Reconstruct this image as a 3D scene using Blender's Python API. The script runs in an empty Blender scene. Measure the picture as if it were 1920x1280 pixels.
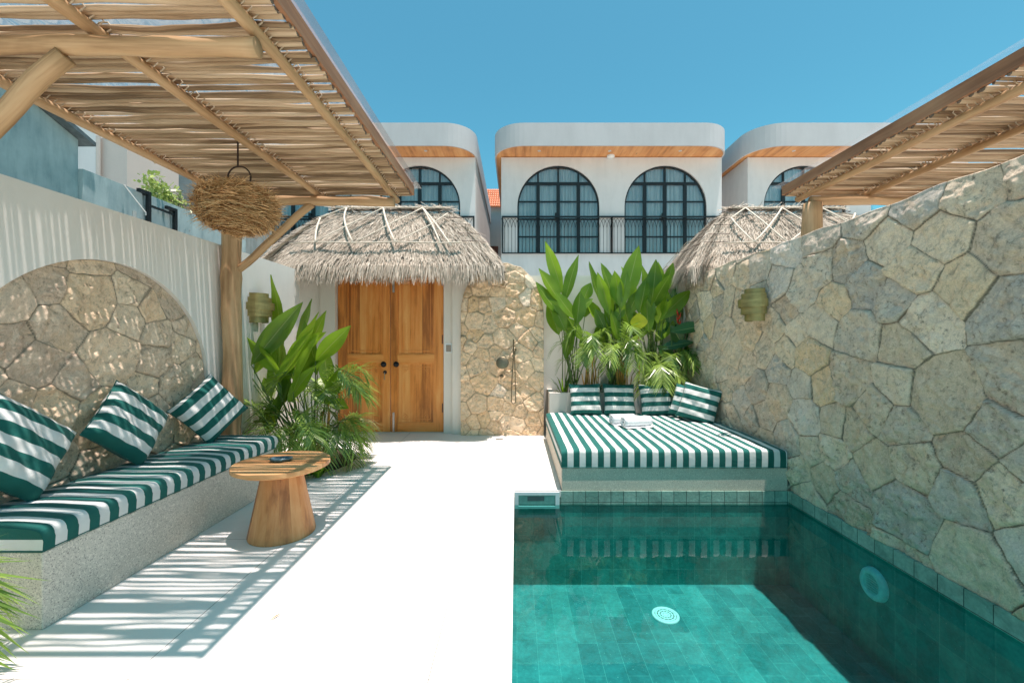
import bpy, math, random
import numpy as np
from mathutils import Vector, Matrix
from mathutils.geometry import tessellate_polygon
random.seed(11)
R = math.radians
scn = bpy.context.scene
col = scn.collection
# ------------------------------------------------------------ camera, world, sun, exposure
cd = bpy.data.cameras.new('camera'); cam = bpy.data.objects.new('camera', cd); col.objects.link(cam)
scn.camera = cam
cam.location = (0, 0, 1.35); cam.rotation_euler = (R(90), 0, 0)
cd.sensor_width = 36; cd.lens = 800 / 1920 * 36
cd.shift_x = -8 / 1920; cd.shift_y = -2 / 1920
cd.clip_start = 0.05; cd.clip_end = 2000
SUN = Vector((0.105, -0.085, 1)).normalized()
w = bpy.data.worlds.new('World'); scn.world = w; w.use_nodes = True
nt = w.node_tree; nt.nodes.clear()
sk = nt.nodes.new('ShaderNodeTexSky'); sk.sky_type = 'NISHITA'; sk.sun_disc = False
sk.sun_elevation = math.asin(SUN.z); sk.sun_rotation = math.atan2(SUN.x, SUN.y)
sk.air_density = 1.0; sk.dust_density = 1.0; sk.ozone_density = 0.6
tint = nt.nodes.new('ShaderNodeMix'); tint.data_type = 'RGBA'; tint.blend_type = 'MULTIPLY'; tint.inputs[0].default_value = 1.0
tint.inputs[7].default_value = (0.262, 0.63, 0.575, 1)
bg = nt.nodes.new('ShaderNodeBackground'); bg.inputs[1].default_value = 0.15
wo = nt.nodes.new('ShaderNodeOutputWorld')
nt.links.new(sk.outputs[0], tint.inputs[6]); nt.links.new(tint.outputs[2], bg.inputs[0]); nt.links.new(bg.outputs[0], wo.inputs[0])
ld = bpy.data.lights.new('sun', 'SUN'); ld.energy = 4.1; ld.angle = R(0.6); ld.color = (1, 0.87, 0.83)
lo = bpy.data.objects.new('sun', ld); col.objects.link(lo)
lo.rotation_euler = SUN.to_track_quat('Z', 'Y').to_euler(); lo.location = (0, 0, 20)
scn.view_settings.view_transform = 'Standard'; scn.view_settings.look = 'None'
scn.view_settings.exposure = 0.96; scn.view_settings.gamma = 1
scn.cycles.max_bounces = 10; scn.cycles.diffuse_bounces = 5; scn.cycles.transparent_max_bounces = 24
scn.cycles.caustics_reflective = False; scn.cycles.caustics_refractive = False
scn.cycles.use_denoising = True; scn.cycles.sample_clamp_indirect = 8

# ------------------------------------------------------------ helpers
def P(x, y, Z):
    return Vector(((x - 968) * Z / 800, Z, 1.35 - (y - 638) * Z / 800))

class MB:
    def __init__(s): s.v = []; s.f = []; s.uv = []; s.var = []; s.cur = 0.5; s.mi = []; s.m = 0
    def add(s, vs, fs, uvs=None):
        b = len(s.v); s.v += [tuple(p) for p in vs]; s.var += [s.cur] * len(vs)
        for i, f in enumerate(fs):
            s.f.append([b + k for k in f]); s.mi.append(s.m)
            s.uv.append(uvs[i] if uvs else [(0, 0)] * len(f))
    def box(s, x0, x1, y0, y1, z0, z1, rot=None, bev=0):
        if bev:
            b = bev; P8 = []
            xs = [(x0, x0 + b), (x1, x1 - b)]; ys = [(y0, y0 + b), (y1, y1 - b)]; zs = [(z0, z0 + b), (z1, z1 - b)]
            idx = {}; vs = []
            for i in (0, 1):
                for j in (0, 1):
                    for k in (0, 1):
                        for a in range(3):
                            p = [xs[i][1], ys[j][1], zs[k][1]]
                            p[a] = (xs[i], ys[j], zs[k])[a][0]
                            idx[(i, j, k, a)] = len(vs); vs.append(p)
            fs = []
            for i in (0, 1): fs.append([idx[(i, 0, 0, 0)], idx[(i, 1, 0, 0)], idx[(i, 1, 1, 0)], idx[(i, 0, 1, 0)]][::(-1 if i == 0 else 1)])
            for j in (0, 1): fs.append([idx[(0, j, 0, 1)], idx[(0, j, 1, 1)], idx[(1, j, 1, 1)], idx[(1, j, 0, 1)]][::(-1 if j == 0 else 1)])
            for k in (0, 1): fs.append([idx[(0, 0, k, 2)], idx[(1, 0, k, 2)], idx[(1, 1, k, 2)], idx[(0, 1, k, 2)]][::(-1 if k == 0 else 1)])
            for i in (0, 1):
                for j in (0, 1): fs.append([idx[(i, j, 0, 0)], idx[(i, j, 0, 1)], idx[(i, j, 1, 1)], idx[(i, j, 1, 0)]])
            for i in (0, 1):
                for k in (0, 1): fs.append([idx[(i, 0, k, 0)], idx[(i, 0, k, 2)], idx[(i, 1, k, 2)], idx[(i, 1, k, 0)]])
            for j in (0, 1):
                for k in (0, 1): fs.append([idx[(0, j, k, 1)], idx[(0, j, k, 2)], idx[(1, j, k, 2)], idx[(1, j, k, 1)]])
            for i in (0, 1):
                for j in (0, 1):
                    for k in (0, 1): fs.append([idx[(i, j, k, 0)], idx[(i, j, k, 1)], idx[(i, j, k, 2)]])
        else:
            vs = [(x, y, z) for x in (x0, x1) for y in (y0, y1) for z in (z0, z1)]
            fs = [[0, 1, 3, 2], [4, 6, 7, 5], [0, 4, 5, 1], [2, 3, 7, 6], [0, 2, 6, 4], [1, 5, 7, 3]]
        if rot: vs = [rot @ Vector(p) for p in vs]
        s.add(vs, fs)
    def tube(s, pts, rad, n=8, cap=True, flat=1.0, noise=0.0, v0=None):
        pts = [Vector(p) for p in pts]
        if not hasattr(rad, '__len__'): rad = [rad] * len(pts)
        vs = []; fs = []; uvs = []; L = random.uniform(0, 5) if v0 is None else v0
        t0 = (pts[1] - pts[0]).normalized()
        up = Vector((0, 0, 1)) if abs(t0.z) < 0.9 else Vector((1, 0, 0))
        a = t0.cross(up).normalized(); Ls = []; uo = random.uniform(0, 3)
        for i, p in enumerate(pts):
            if i: L += (p - pts[i - 1]).length
            Ls.append(L)
            t = (pts[min(i + 1, len(pts) - 1)] - pts[max(i - 1, 0)]).normalized()
            a = (a - t * a.dot(t)).normalized(); b = t.cross(a)
            for k in range(n):
                th = 2 * math.pi * k / n
                r = rad[i] * (1 + (random.uniform(-noise, noise) if noise else 0))
                vs.append(p + a * math.cos(th) * r + b * math.sin(th) * r * flat)
        for i in range(len(pts) - 1):
            for k in range(n):
                k2 = (k + 1) % n
                fs.append([i * n + k, i * n + k2, (i + 1) * n + k2, (i + 1) * n + k])
                c = 2 * math.pi * rad[0] / n
                uvs.append([(uo + k * c, Ls[i]), (uo + (k + 1) * c, Ls[i]), (uo + (k + 1) * c, Ls[i + 1]), (uo + k * c, Ls[i + 1])])
        if cap:
            fs.append(list(range(n))[::-1]); uvs.append([(0, 0)] * n)
            m = (len(pts) - 1) * n; fs.append([m + k for k in range(n)]); uvs.append([(0, 0)] * n)
        s.add(vs, fs, uvs)
    def lathe(s, prof, c=(0, 0, 0), n=32, rot=None, cap=True, uvs_len=True):
        vs = []; fs = []; uv = []; c = Vector(c)
        for r, z in prof:
            for k in range(n):
                th = 2 * math.pi * k / n
                p = Vector((r * math.cos(th), r * math.sin(th), z))
                vs.append(c + (rot @ p if rot else p))
        for i in range(len(prof) - 1):
            for k in range(n):
                k2 = (k + 1) % n
                fs.append([i * n + k, i * n + k2, (i + 1) * n + k2, (i + 1) * n + k])
                uv.append([(k / n * 2, prof[i][1]), ((k + 1) / n * 2, prof[i][1]), ((k + 1) / n * 2, prof[i + 1][1]), (k / n * 2, prof[i + 1][1])])
        if cap:
            fs.append(list(range(n))[::-1]); uv.append([(0, 0)] * n)
            m = (len(prof) - 1) * n; fs.append([m + k for k in range(n)]); uv.append([(0, 0)] * n)
        s.add(vs, fs, uv)
    def plate(s, outer, holes, fn, d0, d1):
        """flat polygon with holes, between depths d0 and d1; fn(u, v, d) -> point"""
        loops = [outer] + holes
        tri = tessellate_polygon([[Vector((a, b, 0)) for a, b in l] for l in loops])
        flat = [p for l in loops for p in l]
        vs = [fn(a, b, d0) for a, b in flat] + [fn(a, b, d1) for a, b in flat]
        n = len(flat); fs = []; uv = []
        for t in tri:
            fs.append([t[0], t[1], t[2]]); uv.append([flat[i] for i in t])
            fs.append([n + t[2], n + t[1], n + t[0]]); uv.append([flat[i] for i in t][::-1])
        b = 0
        for l in loops:
            for i in range(len(l)):
                j = (i + 1) % len(l)
                fs.append([b + i, b + j, n + b + j, n + b + i]); uv.append([(0, 0)] * 4)
            b += len(l)
        s.add(vs, fs, uv)
    def build(s, name, mat, parent=None, smooth=False, loc=None):
        me = bpy.data.meshes.new(name)
        vs = s.v
        if loc is not None:
            loc = Vector(loc); vs = [tuple(Vector(p) - loc) for p in vs]
        me.from_pydata(vs, [], s.f)
        uvl = me.uv_layers.new(name='UVMap')
        flat = [c for f in s.uv for p in f for c in p]
        uvl.data.foreach_set('uv', flat)
        at = me.attributes.new('var', 'FLOAT', 'POINT'); at.data.foreach_set('value', s.var)
        mats = mat if isinstance(mat, (list, tuple)) else [mat]
        for m in mats: me.materials.append(m)
        me.polygons.foreach_set('material_index', s.mi)
        if smooth: me.polygons.foreach_set('use_smooth', [True] * len(s.f))
        me.update()
        o = bpy.data.objects.new(name, me); col.objects.link(o)
        if loc is not None: o.location = loc
        if parent is not None:
            o.parent = parent
            if loc is None: o.location = -parent_world(parent)
            else: o.location = loc - parent_world(parent)
        return o

def parent_world(p):
    v = Vector(p.location)
    while p.parent: p = p.parent; v += Vector(p.location)
    return v
def tag(o, label, cat, group=None, kind=None):
    o['label'] = label; o['category'] = cat
    if group: o['group'] = group
    if kind: o['kind'] = kind
    return o
def thing(name, loc, label, cat, group=None):
    o = bpy.data.objects.new(name, None); col.objects.link(o); o.location = loc
    o.empty_display_size = 0.1
    return tag(o, label, cat, group)
def struct(o, kind='structure'):
    o['kind'] = kind; return o
def copy_tree(o, parent=None):
    c = o.copy(); col.objects.link(c)
    if parent is not None: c.parent = parent
    for ch in list(o.children): copy_tree(ch, c)
    return c

# ------------------------------------------------------------ materials
class NT:
    def __init__(s, name):
        s.m = bpy.data.materials.new(name); s.m.use_nodes = True; s.t = s.m.node_tree; s.t.nodes.clear()
        s.out = s.t.nodes.new('ShaderNodeOutputMaterial')
    def n(s, typ, ins=None, **kw):
        nd = s.t.nodes.new('ShaderNode' + typ)
        for k, v in kw.items(): setattr(nd, k, v)
        if ins:
            for k, v in ins.items():
                if isinstance(v, bpy.types.NodeSocket): s.t.links.new(v, nd.inputs[k])
                else: nd.inputs[k].default_value = v
        return nd
    def coord(s, which='Object', scale=(1, 1, 1), loc=(0, 0, 0)):
        c = s.n('TexCoord')
        return s.n('Mapping', {0: c.outputs[which], 'Scale': scale, 'Location': loc}).outputs[0]
    def uv(s, scale=(1, 1, 1)):
        c = s.n('UVMap', uv_map='UVMap')
        return s.n('Mapping', {0: c.outputs[0], 'Scale': scale}).outputs[0]
    def noise(s, vec, scale, detail=4, rough=0.5, dist=0.0):
        return s.n('TexNoise', {'Vector': vec, 'Scale': scale, 'Detail': detail, 'Roughness': rough, 'Distortion': dist}).outputs[0]
    def ramp(s, fac, stops):
        r = s.n('ValToRGB', {0: fac}); e = r.color_ramp.elements
        while len(e) > 1: e.remove(e[-1])
        e[0].position = stops[0][0]; e[0].color = tuple(stops[0][1]) + (1,)
        for p, c in stops[1:]:
            x = e.new(p); x.color = tuple(c) + (1,)
        return r.outputs[0]
    def fr(s, fac, a, b, c=0.0, d=1.0):
        return s.n('MapRange', {0: fac, 1: a, 2: b, 3: c, 4: d}).outputs[0]
    def math(s, op, a, b=0.0):
        return s.n('Math', {0: a, 1: b}, operation=op).outputs[0]
    def mix(s, fac, a, b, mode='MIX'):
        m = s.n('Mix', data_type='RGBA', blend_type=mode)
        for k, v in ((0, fac), (6, a), (7, b)):
            if isinstance(v, bpy.types.NodeSocket): s.t.links.new(v, m.inputs[k])
            else: m.inputs[k].default_value = v if k == 0 else (tuple(v) + (1,) if len(v) == 3 else v)
        return m.outputs[2]
    def attr(s, name):
        return s.n('Attribute', attribute_name=name).outputs['Fac']
    def bump(s, h, strength=0.3, dist=0.01, nrm=None):
        ins = {'Height': h, 'Strength': strength, 'Distance': dist}
        if nrm is not None: ins['Normal'] = nrm
        return s.n('Bump', ins).outputs[0]
    def pbr(s, color, rough=0.6, normal=None, metal=0.0, spec=0.5, **kw):
        ins = {'Base Color': color if isinstance(color, bpy.types.NodeSocket) else tuple(color) + (1,), 'Roughness': rough, 'Metallic': metal, 'Specular IOR Level': spec}
        if normal is not None: ins['Normal'] = normal
        ins.update(kw)
        return s.n('BsdfPrincipled', ins).outputs[0]
    def done(s, sh):
        s.t.links.new(sh, s.out.inputs[0]); return s.m

def m_plain(name, c, rough=0.5, metal=0.0, nscale=30, amt=0.12, bump=0.1):
    t = NT(name); v = t.coord()
    n = t.noise(v, nscale, 4)
    k = t.fr(n, 0.3, 0.7, 1 - amt, 1 + amt)
    cc = t.mix(1.0, c, t.n('CombineColor', {0: k, 1: k, 2: k}).outputs[0], 'MULTIPLY')
    return t.done(t.pbr(cc, rough, t.bump(n, bump, 0.005), metal))
def m_plaster(name, c, stain=0.12, scale=1.0, c2=None, rough=0.85):
    t = NT(name); v = t.coord()
    n1 = t.noise(v, 1.3 * scale, 6, 0.6); n2 = t.noise(t.coord(scale=(3, 3, 0.6)), 2.2 * scale, 5, 0.6); n3 = t.noise(v, 90, 4, 0.6); n4 = t.noise(v, 14, 5, 0.6)
    f = t.math('ADD', t.fr(n1, 0.3, 0.75, 0, 0.6), t.fr(n2, 0.45, 0.75, 0, 0.4))
    cc = t.mix(f, c, c2 or tuple(x * (1 - stain) for x in c))
    h = t.math('ADD', t.math('MULTIPLY', n4, 0.7), t.math('MULTIPLY', n3, 0.3))
    return t.done(t.pbr(cc, rough, t.bump(h, 0.25, 0.01), spec=0.25))
def m_terrazzo(name, c, dark=(0.12, 0.11, 0.1)):
    t = NT(name); v = t.coord()
    vo = t.n('TexVoronoi', {'Vector': v, 'Scale': 250.0}); vo2 = t.n('TexVoronoi', {'Vector': v, 'Scale': 150.0})
    g1 = t.math('LESS_THAN', t.n('SeparateColor', {0: vo.outputs['Color']}).outputs[0], 0.17)
    g2 = t.math('GREATER_THAN', t.n('SeparateColor', {0: vo2.outputs['Color']}).outputs[1], 0.86)
    n = t.noise(v, 3, 5)
    base = t.mix(t.fr(n, 0.3, 0.7), c, tuple(x * 0.84 for x in c))
    base = t.mix(t.math('MULTIPLY', g1, 0.55), base, dark)
    base = t.mix(t.math('MULTIPLY', g2, 0.5), base, tuple(min(1, x * 1.35) for x in c))
    return t.done(t.pbr(base, 0.75, t.bump(vo.outputs['Distance'], 0.15, 0.003), spec=0.3))
def m_wood(name, a, b, c, axis=None, grain=18, rough=0.55, coat=0.0):
    """wood; axis None: grain runs along V of the UV map, else along object axis"""
    t = NT(name)
    if axis is None: v = t.uv((1, 0.06, 1)); v2 = t.uv((1, 0.3, 1)); vk = t.uv((1, 0.35, 1))
    else:
        sc = [1, 1, 1]; sc[axis] = 0.06; v = t.coord(scale=tuple(sc)); sc[axis] = 0.3; v2 = t.coord(scale=tuple(sc)); vk = v2
    var = t.attr('var')
    add = t.n('VectorMath', {0: v, 1: t.n('CombineXYZ', {0: t.math('MULTIPLY', var, 9.0), 1: t.math('MULTIPLY', var, 7.0), 2: t.math('MULTIPLY', var, 5.0)}).outputs[0]}, operation='ADD').outputs[0]
    n1 = t.noise(add, grain, 8, 0.62, 0.4); n2 = t.noise(add, grain * 6, 5, 0.6)
    n3 = t.noise(v2, 3.0, 4, 0.55, 1.0)
    f = t.math('ADD', t.math('MULTIPLY', n1, 0.7), t.math('MULTIPLY', n3, 0.5))
    f = t.math('ADD', f, t.math('MULTIPLY', t.math('SUBTRACT', var, 0.5), 0.35))
    cc = t.ramp(f, [(0.42, a), (0.58, b), (0.78, c)])
    kn = t.n('TexVoronoi', {'Vector': vk, 'Scale': 3.1, 'Randomness': 1.0}).outputs['Distance']
    cc = t.mix(t.fr(kn, 0.03, 0.09, 0.6, 0.0), cc, tuple(x * 0.45 for x in a))
    h = t.math('ADD', t.math('MULTIPLY', n1, 0.5), t.math('MULTIPLY', n2, 0.5))
    return t.done(t.pbr(cc, t.fr(n2, 0.3, 0.7, rough - 0.1, rough + 0.1), t.bump(h, 0.35, 0.004), spec=0.35))
def m_stripe(name, dark, light, pitch=0.109, off=0.0):
    t = NT(name)
    u = t.n('SeparateXYZ', {0: t.n('UVMap', uv_map='UVMap').outputs[0]})
    f = t.math('FRACT', t.math('ADD', t.math('DIVIDE', u.outputs[0], pitch), off))
    s = t.math('LESS_THAN', f, 0.5)
    v = t.coord(); wv = t.noise(t.coord(scale=(1, 1, 1)), 420, 2); big = t.noise(v, 9, 4)
    d = t.mix(t.fr(big, 0.3, 0.7), dark, tuple(x * 1.25 for x in dark)); l = t.mix(t.fr(big, 0.3, 0.7), light, tuple(x * 0.9 for x in light))
    cc = t.mix(s, l, d)
    cr = t.noise(v, 22, 5, 0.6, 0.6)
    h = t.math('ADD', t.math('MULTIPLY', cr, 0.8), t.math('MULTIPLY', wv, 0.12))
    return t.done(t.pbr(cc, 0.85, t.bump(h, 0.35, 0.012), spec=0.2, **{'Sheen Weight': 0.1}))
def m_stone(name, pal, mortar=(0.27, 0.23, 0.175)):
    t = NT(name); v = t.coord(); tone = t.attr('tone'); edge = t.attr('edge'); rg = t.attr('rough')
    base = t.ramp(tone, pal)
    off = t.n('VectorMath', {0: v, 1: t.n('CombineXYZ', {0: t.math('MULTIPLY', tone, 13.0), 1: t.math('MULTIPLY', tone, 5.0), 2: 0.0}).outputs[0]}, operation='ADD').outputs[0]
    n1 = t.noise(off, 5, 8, 0.65, 0.8); n2 = t.noise(off, 28, 8, 0.7); n3 = t.noise(off, 2.6, 5, 0.6, 1.5); n4 = t.noise(v, 120, 4, 0.7)
    base = t.mix(t.fr(n3, 0.54, 0.7, 0, 0.45), base, (0.50, 0.36, 0.21))       # ochre stains
    base = t.mix(t.fr(n1, 0.5, 0.75, 0, 0.6), base, (0.30, 0.275, 0.235))       # weathered patches
    base = t.mix(t.fr(n1, 0.45, 0.25, 0, 0.5), base, (0.66, 0.59, 0.46))
    pit = t.math('MULTIPLY', t.fr(n2, 0.46, 0.32, 0, 1), t.fr(rg, 0.3, 0.9, 0.35, 0.95))
    base = t.mix(pit, base, (0.15, 0.13, 0.105))  # pit shade put into the colour, along with dirt in the hollows
    n5 = t.noise(off, 11, 9, 0.75, 1.2); base = t.mix(t.fr(n5, 0.53, 0.62, 0, 0.55), base, (0.60, 0.55, 0.46)); base = t.mix(t.fr(n5, 0.45, 0.36, 0, 0.6), base, (0.22, 0.195, 0.165))
    gr = t.fr(n4, 0.3, 0.7, 0.82, 1.18)
    base = t.mix(1.0, base, t.n('CombineColor', {0: gr, 1: gr, 2: gr}).outputs[0], 'MULTIPLY')
    base = t.mix(1.0, base, (1.42, 1.27, 1.17), 'MULTIPLY')
    base = t.mix(t.fr(edge, 0.0015, 0.0048, 1, 0), base, mortar)
    h = t.math('ADD', t.math('MULTIPLY', n2, 0.55), t.math('ADD', t.math('MULTIPLY', n1, 0.6), t.math('MULTIPLY', n4, 0.18)))
    return t.done(t.pbr(base, 0.95, t.bump(h, 0.75, 0.022), spec=0.08))
def m_leaf(name, a, b, tr=0.35, veins=True):
    t = NT(name); var = t.attr('var'); v = t.coord()
    n = t.noise(v, 6, 4)
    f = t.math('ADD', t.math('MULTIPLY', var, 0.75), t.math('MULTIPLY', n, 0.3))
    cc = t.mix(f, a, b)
    u = t.n('UVMap', uv_map='UVMap').outputs[0]; sx = t.n('SeparateXYZ', {0: u})
    au = t.math('ABSOLUTE', sx.outputs[0])
    if veins:
        vv = t.math('SINE', t.math('MULTIPLY', t.math('SUBTRACT', sx.outputs[1], t.math('MULTIPLY', au, 0.12)), 420.0))
        cc = t.mix(t.fr(vv, 0.4, 1.0, 0, 0.22), cc, tuple(min(1, x * 1.6) for x in b))
        cc = t.mix(t.math('LESS_THAN', au, 0.035), cc, (0.35, 0.42, 0.12))
    rib = t.math('SINE', t.math('MULTIPLY', t.math('SUBTRACT', sx.outputs[1], t.math('MULTIPLY', au, 0.12)), 300.0)) if veins else n
    p = t.pbr(cc, 0.30, t.bump(rib, 0.25, 0.003), spec=0.6)
    tl = t.n('BsdfTranslucent', {0: t.mix(0.35, cc, (0.35, 0.6, 0.03))}).outputs[0]
    return t.done(t.n('MixShader', {0: tr, 1: p, 2: tl}).outputs[0])

M = {}
M['floor'] = None
def m_floor():
    t = NT('pale_microcement'); v = t.coord()
    n1 = t.noise(v, 0.9, 6, 0.6, 0.6); n2 = t.noise(v, 7, 6, 0.65); n3 = t.noise(v, 60, 3)
    cc = t.mix(t.fr(n1, 0.35, 0.7), (0.76, 0.73, 0.69), (0.71, 0.68, 0.64))
    cc = t.mix(t.fr(n2, 0.55, 0.75, 0, 0.35), cc, (0.62, 0.59, 0.54))
    sp = t.noise(v, 260, 2); cc = t.mix(t.fr(sp, 0.70, 0.76, 0, 0.5), cc, (0.3, 0.27, 0.22))
    vs_ = t.n('TexVoronoi', {'Vector': v, 'Scale': 7.0}); kk = t.n('SeparateColor', {0: vs_.outputs['Color']}).outputs[0]
    dirt = t.math('MULTIPLY', t.math('LESS_THAN', vs_.outputs['Distance'], t.math('MULTIPLY', kk, 0.035)), 0.85); cc = t.mix(dirt, cc, (0.10, 0.08, 0.06))
    # fine pour joints between large slabs
    br = t.n('TexBrick', {'Vector': t.coord(loc=(0.35, 0.7, 0)), 'Scale': 1.0, 'Mortar Size': 0.0022, 'Brick Width': 1.2, 'Row Height': 1.2, 'Color1': (1, 1, 1, 1), 'Color2': (0.975, 0.975, 0.97, 1), 'Mortar': (0.34, 0.33, 0.31, 1)})
    br.offset = 0.0
    cc = t.mix(1.0, cc, br.outputs[0], 'MULTIPLY')
    return t.done(t.pbr(cc, t.fr(n2, 0.3, 0.7, 0.5, 0.7), t.bump(t.math('ADD', n2, t.math('MULTIPLY', n3, 0.3)), 0.08, 0.01), spec=0.3))
M['floor'] = m_floor()
M['plaster'] = m_plaster('white_plaster', (0.80, 0.775, 0.72), 0.1)
M['plaster_bldg'] = m_plaster('white_render', (0.72, 0.70, 0.68), 0.2, 0.9)
M['plaster_canopy'] = m_plaster('white_canopy_render', (0.54, 0.53, 0.53), 0.16, 0.6)
M['plaster_gate'] = m_plaster('cream_plaster', (0.74, 0.69, 0.61), 0.1)
M['blue_concrete'] = m_plaster('weathered_blue_grey_render', (0.48, 0.57, 0.56), 0.3, 1.9, (0.15, 0.235, 0.255))
M['grey_concrete'] = m_plaster('weathered_grey_render', (0.33, 0.36, 0.35), 0.3, 2.0, (0.13, 0.16, 0.16))
M['terrazzo'] = m_terrazzo('speckled_washed_cement', (0.66, 0.61, 0.53))
M['bedbase'] = m_terrazzo('fine_washed_cement', (0.62, 0.56, 0.46), (0.3, 0.27, 0.2))
M['planter'] = m_plaster('grey_plaster', (0.60, 0.56, 0.50), 0.12)
M['pole'] = m_wood('peeled_pole_wood', (0.27, 0.145, 0.065), (0.48, 0.295, 0.15), (0.62, 0.42, 0.24), None, 22, 0.6)
M['stick'] = m_wood('grey_brown_stick_wood', (0.19, 0.12, 0.065), (0.40, 0.27, 0.155), (0.58, 0.43, 0.28), None, 30, 0.75)
M['stick_end'] = m_plain('cut_stick_end', (0.16, 0.12, 0.09), 0.8)
M['fascia'] = m_wood('red_brown_board_wood', (0.20, 0.085, 0.04), (0.34, 0.16, 0.08), (0.44, 0.24, 0.13), 1, 16, 0.6)
M['teak'] = m_wood('golden_teak_planks', (0.34, 0.11, 0.02), (0.68, 0.245, 0.05), (0.78, 0.37, 0.11), 2, 16, 0.42)
M['teak_h'] = m_wood('golden_teak_rails', (0.34, 0.11, 0.02), (0.68, 0.245, 0.05), (0.78, 0.37, 0.11), 0, 16, 0.42)
M['table_top'] = m_wood('pale_teak_slats', (0.38, 0.16, 0.06), (0.60, 0.30, 0.12), (0.70, 0.42, 0.20), 0, 20, 0.5)
M['table_leg'] = m_wood('pale_teak_staves', (0.28, 0.11, 0.038), (0.52, 0.225, 0.08), (0.62, 0.32, 0.135), 2, 18, 0.5)
M['soffit'] = m_wood('varnished_soffit_boards', (0.40, 0.16, 0.05), (0.62, 0.28, 0.10), (0.74, 0.40, 0.17), 1, 10, 0.45)
M['black'] = m_plain('black_steel', (0.012, 0.016, 0.018), 0.45, 0.3)
M['rust'] = m_plain('dark_rusted_iron', (0.045, 0.025, 0.018), 0.7, 0.3, 80, 0.4, 0.3)
M['steel'] = m_plain('brushed_steel', (0.5, 0.5, 0.49), 0.35, 0.9)
M['plastic'] = m_plain('white_plastic', (0.72, 0.75, 0.74), 0.4, 0, 20, 0.05, 0.02)
M['rope'] = m_plain('pale_rope', (0.50, 0.40, 0.28), 0.9, 0, 120, 0.3, 0.4)
M['slot_grey'] = m_plain('grey_slot_plastic', (0.16, 0.15, 0.14), 0.5)  # plain dark grey of the skimmer slot and the drain disc
TEAL = (0.010, 0.100, 0.083); CREAM = (0.70, 0.70, 0.665)
M['stripe'] = m_stripe('teal_and_white_canvas', TEAL, CREAM)
M['stripe_p'] = m_stripe('teal_and_white_pillow_canvas', TEAL, CREAM, 0.118)
M['towel'] = m_plain('white_terry_cloth', (0.78, 0.80, 0.81), 0.95, 0, 160, 0.1, 0.8)
M['soil'] = m_plain('dark_planter_soil', (0.05, 0.035, 0.022), 0.95, 0, 40, 0.4, 0.8)
M['leaf'] = m_leaf('broad_leaf', (0.02, 0.095, 0.012), (0.32, 0.50, 0.03), 0.46)  # wide dark-to-bright range paints lit and shaded leaves into the colour
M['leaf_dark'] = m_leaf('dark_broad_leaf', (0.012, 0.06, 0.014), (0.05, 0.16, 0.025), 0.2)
M['palm'] = m_leaf('palm_leaflet', (0.022, 0.085, 0.014), (0.38, 0.52, 0.11), 0.34, False)
M['stem'] = m_plain('green_stem', (0.10, 0.17, 0.04), 0.5, 0, 25, 0.3, 0.1)
M['cane'] = m_plain('yellow_orange_cane', (0.38, 0.22, 0.04), 0.5, 0, 18, 0.35, 0.1)
M['red'] = m_plain('red_bract', (0.5, 0.04, 0.015), 0.45)
M['yellow'] = m_leaf('yellow_leaf', (0.5, 0.48, 0.02), (0.7, 0.68, 0.05), 0.4, False)
PALW = [(0.0, (0.54, 0.47, 0.35)), (0.14, (0.34, 0.32, 0.28)), (0.3, (0.60, 0.53, 0.41)), (0.46, (0.38, 0.38, 0.355)), (0.6, (0.56, 0.45, 0.30)), (0.72, (0.62, 0.57, 0.47)), (0.86, (0.42, 0.36, 0.28)), (1.0, (0.54, 0.53, 0.49))]
M['stone'] = m_stone('rough_limestone', PALW)
PALS = [(0.0, (0.58, 0.45, 0.29)), (0.3, (0.50, 0.40, 0.27)), (0.55, (0.64, 0.54, 0.39)), (0.8, (0.54, 0.41, 0.25)), (1.0, (0.62, 0.57, 0.47))]
M['stone_w'] = m_stone('warm_limestone', PALS, (0.34, 0.26, 0.17))
PALN = [(0.0, (0.60, 0.49, 0.34)), (0.25, (0.50, 0.44, 0.36)), (0.5, (0.58, 0.52, 0.41)), (0.7, (0.40, 0.34, 0.28)), (0.85, (0.64, 0.52, 0.37)), (1.0, (0.55, 0.50, 0.42))]
M['stone_n'] = m_stone('beige_limestone', PALN)

def m_brass():
    t = NT('aged_olive_brass'); v = t.coord(scale=(1, 1, 6)); n = t.noise(v, 6, 5, 0.6); n2 = t.noise(t.coord(scale=(1, 1, 30)), 20, 3)
    cc = t.mix(t.fr(n, 0.3, 0.7), (0.25, 0.205, 0.08), (0.42, 0.345, 0.14))
    return t.done(t.pbr(cc, 0.42, t.bump(n2, 0.15, 0.003), 0.6))
M['brass'] = m_brass()
def m_thatch(name, a, b, c):
    t = NT(name); var = t.attr('var'); n = t.noise(t.coord(), 40, 4, 0.6)
    f = t.math('ADD', t.math('MULTIPLY', var, 0.8), t.math('MULTIPLY', t.math('SUBTRACT', n, 0.3), 0.4))
    return t.done(t.pbr(t.ramp(f, [(0.1, a), (0.5, b), (0.95, c)]), 0.8, spec=0.2))
M['thatch'] = m_thatch('weathered_grass_thatch', (0.19, 0.155, 0.115), (0.50, 0.425, 0.335), (0.72, 0.64, 0.53))
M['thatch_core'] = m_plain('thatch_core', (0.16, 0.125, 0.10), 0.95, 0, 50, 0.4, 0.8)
M['batten'] = m_plain('bleached_bamboo_strip', (0.62, 0.54, 0.43), 0.7, 0, 60, 0.2, 0.3)
M['twig'] = m_thatch('dry_golden_twigs', (0.17, 0.075, 0.025), (0.46, 0.255, 0.10), (0.80, 0.55, 0.29))
M['vine'] = m_thatch('dry_vine_stems', (0.10, 0.08, 0.065), (0.22, 0.18, 0.15), (0.36, 0.31, 0.27))

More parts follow.
